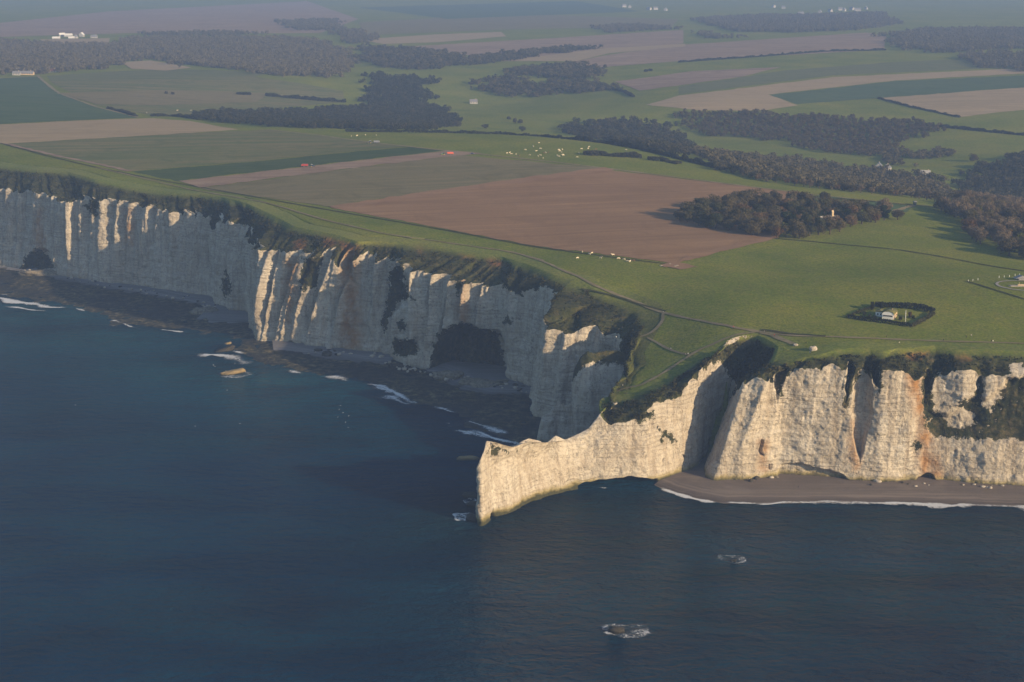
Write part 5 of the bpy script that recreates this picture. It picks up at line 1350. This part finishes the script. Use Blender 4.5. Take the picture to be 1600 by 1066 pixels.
for s in (-1, 1):
    for x in (-1.3, 1.3): wheel(cr, x, s * .8, .33, .22, M_GREY)
    MB().box((2.1, s * .6, .72), (.08, .3, .16)).build('headlight', M_CABW, cr)

# ------------------------------------------------------------------ cattle
def skin_mesh(name, V, E, rad, mats, sub=1, root=0):
    me = bpy.data.meshes.new(name); me.from_pydata(V, E, [])
    o = bpy.data.objects.new(name, me); COL.objects.link(o)
    o.modifiers.new('s', 'SKIN'); sb = o.modifiers.new('d', 'SUBSURF'); sb.levels = sub; sb.render_levels = sub
    for i, v in enumerate(me.skin_vertices[0].data):
        r = rad[i]; v.radius = r if isinstance(r, tuple) else (r, r); v.use_root = (i == root)
    dg = bpy.context.evaluated_depsgraph_get(); dg.update()
    ev = bpy.data.meshes.new_from_object(o.evaluated_get(dg))
    bpy.data.objects.remove(o); bpy.data.meshes.remove(me)
    ev.name = name
    for m in mats: ev.materials.append(m)
    for p in ev.polygons: p.use_smooth = True
    return ev
def cow_mesh(name, mat, graze):
    hd = [(1.35, 0, 1.05), (1.65, 0, .62), (1.85, 0, .28)] if graze else [(1.3, 0, 1.5), (1.6, 0, 1.68), (2.0, 0, 1.52)]
    V = [(-.85, 0, 1.12), (-.3, 0, 1.08), (.35, 0, 1.06), (.85, 0, 1.12)] + hd + [(-1.05, 0, 1.18), (-1.22, 0, .75), (-1.2, 0, .5)]
    E = [(0, 1), (1, 2), (2, 3), (3, 4), (4, 5), (5, 6), (0, 7), (7, 8), (8, 9)]
    rad = [(.36, .40), (.40, .44), (.40, .43), (.33, .40), .22, .17, .11, .16, .05, .06]
    for sx, sy in ((.78, .24), (.78, -.24)):
        n = len(V); V += [(sx, sy, .78), (sx + .04, sy, .42), (sx, sy, .04)]; E += [(3, n), (n, n + 1), (n + 1, n + 2)]; rad += [.17, .085, .075]
    for sx, sy in ((-.82, .25), (-.82, -.25)):
        n = len(V); V += [(sx + .12, sy, .82), (sx - .1, sy, .46), (sx, sy, .04)]; E += [(0, n), (n, n + 1), (n + 1, n + 2)]; rad += [.21, .09, .075]
    k = 5
    for s in (-1, 1):
        n = len(V); V.append((V[k][0] - .12, s * .26, V[k][2] + .1)); E.append((k, n)); rad.append(.05)
    return skin_mesh(name, V, E, rad, [mat])
M_CREAM = plain('cream_hide', (.62, .53, .38), .9, .1, .12, 1.0)
M_BROWNH = plain('brown_hide', (.22, .12, .06), .9, .1, .25, 1.0)
COWS = [cow_mesh('cow', M_CREAM, True), cow_mesh('cow', M_CREAM, False), cow_mesh('cow', M_BROWNH, True)]
def cow(px, py, k, rz, label, group):
    return tag(link('cow', COWS[k], None, gp(px, py), rz), label, 'cow', group)
_crng = random.Random(5)
for (a_, b_) in ((910,395),(920.6,398),(925,396.6),(902,404.5),(938.5,404),(957.8,399.6),(966,405.3),(975,406.6),(980,409.4),(984,410)):
    cow(a_, b_, _crng.choice([0, 1]), _crng.uniform(0, 6.28), 'cream cow grazing between the cliff edge and the brown field', 'cream cows near the brown field')
cow(990, 408.5, 2, 2.6, 'brown cow near the cream cows below the brown field', None)
for (x, y) in ((75,248),(100,243),(115,255),(162,258),(250,215),(292,265),(330,183),(358,227),(382,148),(395,203),(375,276),(398,268),(423,295),(450,243),(575,215),(580,228),(598,238),(608,213),(612,262),(615,268),(572,278),(557,268),(793,206),(770,248),(750,286),(865,186),(855,203),(1218,215)):
    cow(780 + x * .1625, 200 + y * .1625, _crng.choice([0, 1]), _crng.uniform(0, 6.28), 'cream cow of the scattered herd left of the oblong thicket', 'cream cows of the skyline herd')
for (x, y) in ((432,246),(472,240),(192,273),(932,210)):
    cow(780 + x * .1625, 200 + y * .1625, 2, _crng.uniform(0, 6.28), 'brown cow among the scattered cream herd', 'brown cows of the skyline herd')
for (a_, b_) in ((549,213.5),(557.6,213),(571,211.8),(588,212.2)):
    cow(a_, b_, 1, _crng.uniform(0, 6.28), 'cream cow on the skyline pasture above the blue tractor', 'cream cows above the blue tractor')
for (a_, b_) in ((229,177),(277,173.5),(298,173.5)):
    cow(a_, b_, 1, _crng.uniform(0, 6.28), 'white cow on the far rise behind the tan field', 'white cows on the far rise')

# ------------------------------------------------------------------ walkers
SKIN = plain('skin', (.45, .28, .20), .7, .2, .1, 5)
def person_meshes(cloth, legs, stride):
    V = [(0, 0, .98), (0, 0, 1.18), (0, 0, 1.40), (0, 0, 1.52), (0, .02, 1.62), (0, .01, 1.74)]
    E = [(0, 1), (1, 2), (2, 3), (3, 4), (4, 5)]
    rad = [(.17, .12), (.16, .11), (.19, .12), .06, .095, .07]
    for s in (-1, 1):
        n = len(V); f = s * stride
        V += [(s * .09, 0, .92), (s * .10, f * .5 + .03, .50), (s * .10, f - .02, .08), (s * .11, f + .14, .04)]
        E += [(0, n), (n, n + 1), (n + 1, n + 2), (n + 2, n + 3)]; rad += [.095, .065, .045, .04]
    for s in (-1, 1):
        n = len(V); f = -s * stride * .7
        V += [(s * .21, 0, 1.42), (s * .26, f * .4, 1.15), (s * .26, f * .8 + .06, .92), (s * .25, f * .9 + .08, .84)]
        E += [(2, n), (n, n + 1), (n + 1, n + 2), (n + 2, n + 3)]; rad += [.06, .048, .036, .034]
        for k in range(4):
            V.append((s * .25 + (k - 1.5) * .016, f + .10, .755 - .006 * abs(k - 1.5))); E.append((n + 3, len(V) - 1)); rad.append(.009)
        V.append((s * .22, f + .13, .80)); E.append((n + 3, len(V) - 1)); rad.append(.010)
    me = skin_mesh('person', V, E, rad, [SKIN, cloth, legs])
    for p in me.polygons:
        z = p.center.z; ax = abs(p.center.x)
        p.material_index = 0 if z > 1.50 or (ax > .2 and z < .89) else (1 if z > .93 or ax > .2 else 2)
    hair = MB()
    Vh = []
    for i in range(5):
        for k in range(10):
            ph = i / 4 * 1.6; th = 2 * math.pi * k / 10
            Vh.append((.108 * math.sin(ph) * math.cos(th), -.012 + .115 * math.sin(ph) * math.sin(th), 1.68 + .115 * math.cos(ph)))
    hair.add(Vh, [(i * 10 + k, (i + 1) * 10 + k, (i + 1) * 10 + (k + 1) % 10, i * 10 + (k + 1) % 10) for i in range(4) for k in range(10)])
    return me, hair.mesh('hair', plain('dark_hair', (.03, .02, .015), .8, .2, .2, 8), True)
_cl = {'white': (.70, .70, .68), 'dark': (.02, .022, .03), 'red': (.35, .05, .04), 'blue': (.05, .09, .22), 'pale': (.50, .47, .42)}
PPL = {k: person_meshes(plain(k + '_jacket', v, .85, .1, .1, 6), plain(k + '_trousers', (.03, .035, .05), .9, .1, .2, 6), .22) for k, v in _cl.items()}
def person(px, py, k, label, group=None, rz=None, P=None):
    me, hr = PPL[k]
    o = link('person', me, None, P or gp(px, py), rz if rz is not None else random.uniform(0, 6.28))
    link('hair', hr, o)
    return tag(o, label, 'person', group)
person(1036, 490, 'white', 'person in a white jacket where two grass tracks leave the coast path')
person(1077, 501, 'dark', 'person in dark clothes on the coast path above the headland')
person(1146, 513, 'red', 'person in a red jacket on the coast path left of the path fork')
person(1194, 520, 'white', 'person in a white jacket at the fork of the coast path')
person(1196.5, 520.3, 'dark', 'person in dark clothes next to the white jacket at the path fork')
person(1048, 547, 'white', 'person in white alone on the grass slope of the headland')
person(1071, 556, 'pale', 'first of three walkers in pale clothes on the headland path', None)
person(1075, 555, 'white', 'middle of three walkers on the headland path, in white')
person(1079, 553.5, 'dark', 'last of three walkers on the headland path, in dark clothes')
person(973, 604.5, 'white', 'person in white at the lower end of the headland path')
person(963, 529, 'white', 'person in white by the grassy edge left of the headland lawn')
person(1210, 526, 'red', 'person in red where the path bends above the dark gully')
person(1259.5, 538, 'dark', 'person in dark clothes on the grass above the pale boulder')
person(1265.5, 553, 'blue', 'person in blue near the cliff rim below the pale boulder')
person(1385, 528, 'dark', 'person in dark clothes on the coast path in front of the hut')
person(1405, 538, 'pale', 'person in pale clothes near the cliff rim in front of the hut')
person(1474, 533.5, 'dark', 'person in dark clothes on the coast path right of the hut')
person(1510, 528, 'dark', 'left walker of the pair at the right, in dark clothes')
person(1517.5, 526.5, 'pale', 'right walker of the pair at the right, in pale clothes')
person(1549, 534.5, 'dark', 'person in dark clothes on the path near the right edge')
person(1551.5, 535.5, 'white', 'person in a white jacket on the path near the right edge')
_bp = at_z(1247, 763, 1.9)
person(0, 0, 'dark', 'person in dark clothes alone on the brown beach', None, 1.0, (float(_bp[0]), float(_bp[1]), 1.75))

# ------------------------------------------------------------------ rocks
def rock_material(name, a, b, c):
    g = NG(name); p = g.pos(); n = g.noise(p, .5, 6, .7); z = g.sep(p)[2]
    col = g.mix(g.ramp(n, [(.35, 0.0), (.65, 1.0)]), a, b)
    col = g.mix(g.ramp(g.math('MULTIPLY', g.math('ADD', z, g.math('MULTIPLY', n, 2.0)), .2), [(.25, 1.0), (.5, 0.0)]), col, c)
    return g.fin(col, g.bump(n, .8, .6), rough=.9, spec=.15)
M_RY = rock_material('ochre_rock', (.28, .21, .10), (.17, .13, .07), (.05, .045, .025))
M_RD = rock_material('dark_rock', (.055, .048, .035), (.032, .030, .024), (.014, .015, .013))
M_RH = rock_material('rubble_rock', (.26, .22, .16), (.08, .075, .055), (.10, .09, .065))
M_RP = rock_material('pale_chalk_boulder', (.42, .37, .30), (.30, .265, .21), (.20, .175, .13))
def rock(px, py, d, seed, mat, label, group=None, rz=0.0, tilt=0.0, z0=-.6, name='rock', ground=False, cat='rock', sub=4, rough=.5):
    import bmesh
    bm = bmesh.new(); bmesh.ops.create_icosphere(bm, subdivisions=sub, radius=1.0)
    V = np.array([v.co[:] for v in bm.verts])
    F = np.array([[v.index for v in f.verts] for f in bm.faces]); bm.free()
    V = np.sign(V) * np.abs(V) ** .72
    k = 1 + (fbm(V[:, 0] * 1.2 + seed * 3.1, V[:, 1] * 1.2, V[:, 2] * 1.2, seed, 4, .6) - .5) * 2 * rough
    V = V * k[:, None] * np.array(d) * .5
    V[:, 2] += V[:, 0] * math.tan(tilt)
    P = gp(px, py) if ground else tuple(at_z(px, py, 0.0))
    o = link(name, raw_mesh(name, V, F, mat, True), None, (P[0], P[1], (P[2] if ground else 0) + z0), rz)
    return tag(o, label, cat, group)
rock(364, 584, (20, 7, 4.2), 1, M_RY, 'ochre slab of rock rising from the sea left of the buttress', rz=.35, tilt=.12, z0=.9)
rock(350, 549, (18, 7, 5.0), 2, M_RD, 'dark rock with an ochre tip behind the ochre slab', rz=.3, tilt=.22, z0=.6)
rock(357, 543, (5, 3, 1.8), 12, M_RY, 'small ochre rock at the tip of the dark rock', rz=.3, tilt=.1, z0=3.6)
rock(964, 988, (7.5, 5.5, 4.6), 3, M_RD, 'dark brown rock ringed by foam in the open sea', z0=.3)
rock(1146, 877, (3.6, 2.8, 1.8), 4, M_RD, 'small dark rock awash in the sea off the beach', z0=.0)
rock(735, 776, (9, 7, 4), 5, M_RD, 'dark rock in the water left of the headland, the far one', z0=.2)
rock(739, 789, (8, 7, 3.5), 6, M_RD, 'dark rock in the water left of the headland, the middle one', z0=.2)
rock(738, 812, (8, 8, 5), 7, M_RD, 'black rock at the very foot of the headland tip', z0=.3)
rock(733, 717, (15, 7, 3.2), 8, M_RY, 'flat brown rock just behind the headland tip', z0=-.2, rz=.1)
rock(511, 557, (8.5, 6, 5.5), 9, M_RD, 'big dark block on the shingle below the middle cliff', z0=1.8, cat='boulder', name='boulder')
rock(515, 549, (5, 4, 7), 10, M_RP, 'pale chalk block leaning at the cliff foot behind the dark block', z0=2.2, cat='boulder', name='boulder')
rock(497, 551, (7, 5, 2.4), 14, M_RD, 'flat dark stone left of the big dark block', z0=2.0, cat='boulder', name='boulder')
rock(1270, 547.5, (4.6, 3.2, 3.4), 11, M_RP, 'pale boulder on the grass near the cliff rim', ground=True, z0=1.0, cat='boulder', name='boulder')
rock(1243, 540, (3.0, 2.4, 1.8), 13, M_RP, 'small pale stone by the head of the dark gully', ground=True, z0=.4, cat='boulder', name='boulder')
for i, (a_, b_) in enumerate(((1033,416),(1047,413.5),(1055,417),(1058,416))):
    rock(a_, b_, (2.2, 1.2, 1.0), 40 + i, M_RP, 'pale stone trough on the trampled patch by the field corner', 'troughs on the trampled patch', ground=True, z0=.3, name='stone_trough', cat='trough', sub=2)
_r = np.random.default_rng(77)
rub = [((600,572),(700,596),40,'boulder lying under the middle cliff'),((672,588),(790,606),34,'boulder lying in front of the cave'),((100,436),(330,476),34,'boulder lying under the far left cliff'),((795,606),(832,618),10,'boulder lying at the corner of the cove'),((30,426),(92,430),14,'boulder lying below the left cave'),((310,485),(345,482),12,'boulder lying in the corner beside the buttress'),((470,552),(600,560),16,'boulder lying on the middle shingle'),((1130,757),(1215,753),8,'boulder lying under the sunlit buttress'),((1350,760),(1600,766),14,'boulder lying at the foot of the right cliff')]
for (p0, p1, n, lab) in rub:
    for i in range(n):
        f = _r.uniform(); a_ = p0[0] + (p1[0] - p0[0]) * f; b_ = p0[1] + (p1[1] - p0[1]) * f + _r.normal() * 2.2
        s = _r.uniform(.8, 2.6) * (1.6 if _r.uniform() < .12 else 1)
        rock(a_, b_, (s * 1.3, s, s * .8), int(_r.integers(100, 130)), M_RP if _r.uniform() < .65 else M_RD, lab, lab.replace('boulder', 'boulders'), z0=2.0 + s * .1, name='boulder', cat='boulder', sub=2, rz=float(_r.uniform(0, 6)))
for k, (cx_, cy_, wx, hh, lab) in enumerate(((700,592,26,9,'heap of pale rubble at the left of the cave mouth'),(742,600,22,8,'heap of pale rubble at the middle of the cave mouth'),(768,604,26,7,'heap of pale rubble at the right of the cave mouth'),(318,490,24,9,'heap of grey rubble in the corner beside the buttress'),(62,430,50,9,'heap of dark rubble under the left cave'))):
    rock(cx_, cy_, (wx, 16, hh), 60 + k, M_RH, lab, z0=.9, name='rubble_heap', cat='rubble', rough=.75)
# ------------------------------------------------------------------ gulls
M_GULL = plain('white_feathers', (.80, .80, .78), .8, .2, .05, 3)
def gull_mesh():
    m = MB()
    m.tube([(-.45, 0, 0), (-.25, 0, .02), (0, 0, .03), (.2, 0, .05), (.34, 0, .07), (.46, 0, .05)], [.03, .08, .12, .10, .07, .015], 8)
    for s in (-1, 1):
        V = [(.14, s * .08, .06), (.20, s * .45, .20), (-.02, s * .98, .10), (-.16, s * .45, .18), (-.14, s * .08, .05)]
        V2 = [(x, y, z - .03) for x, y, z in V]
        m.add(V + V2, [(0, 1, 3, 4), (1, 2, 3), (9, 8, 6, 5), (8, 7, 6), (0, 5, 6, 1), (1, 6, 7, 2), (2, 7, 8, 3), (3, 8, 9, 4)])
    m.add([(-.4, -.05, .02), (-.4, .05, .02), (-.66, .12, .02), (-.66, -.12, .02)], [(0, 1, 2, 3)])
    return m.mesh('gull', M_GULL)
GULL = gull_mesh()
for i, (a_, b_, z_) in enumerate(((334,571,3),(336,573,3),(333,570,4),(355,610,4),(367,568,3),(350,582,5.5),(353,580,5.8),(118,633,3),(545,650,8),(530,640,7),(528,652,9),(532,634,12),(540,660,6),(536,645,8),(544,668,5),(305,666,4),(375,662,3))):
    P = at_z(a_, b_, z_)
    go_ = link('gull', GULL, None, tuple(P), random.uniform(0, 6.28)); go_.scale = (.7,) * 3
    tag(go_, 'white gull over the sea off the left cliff', 'gull', 'gulls off the left cliff')
haze_box()
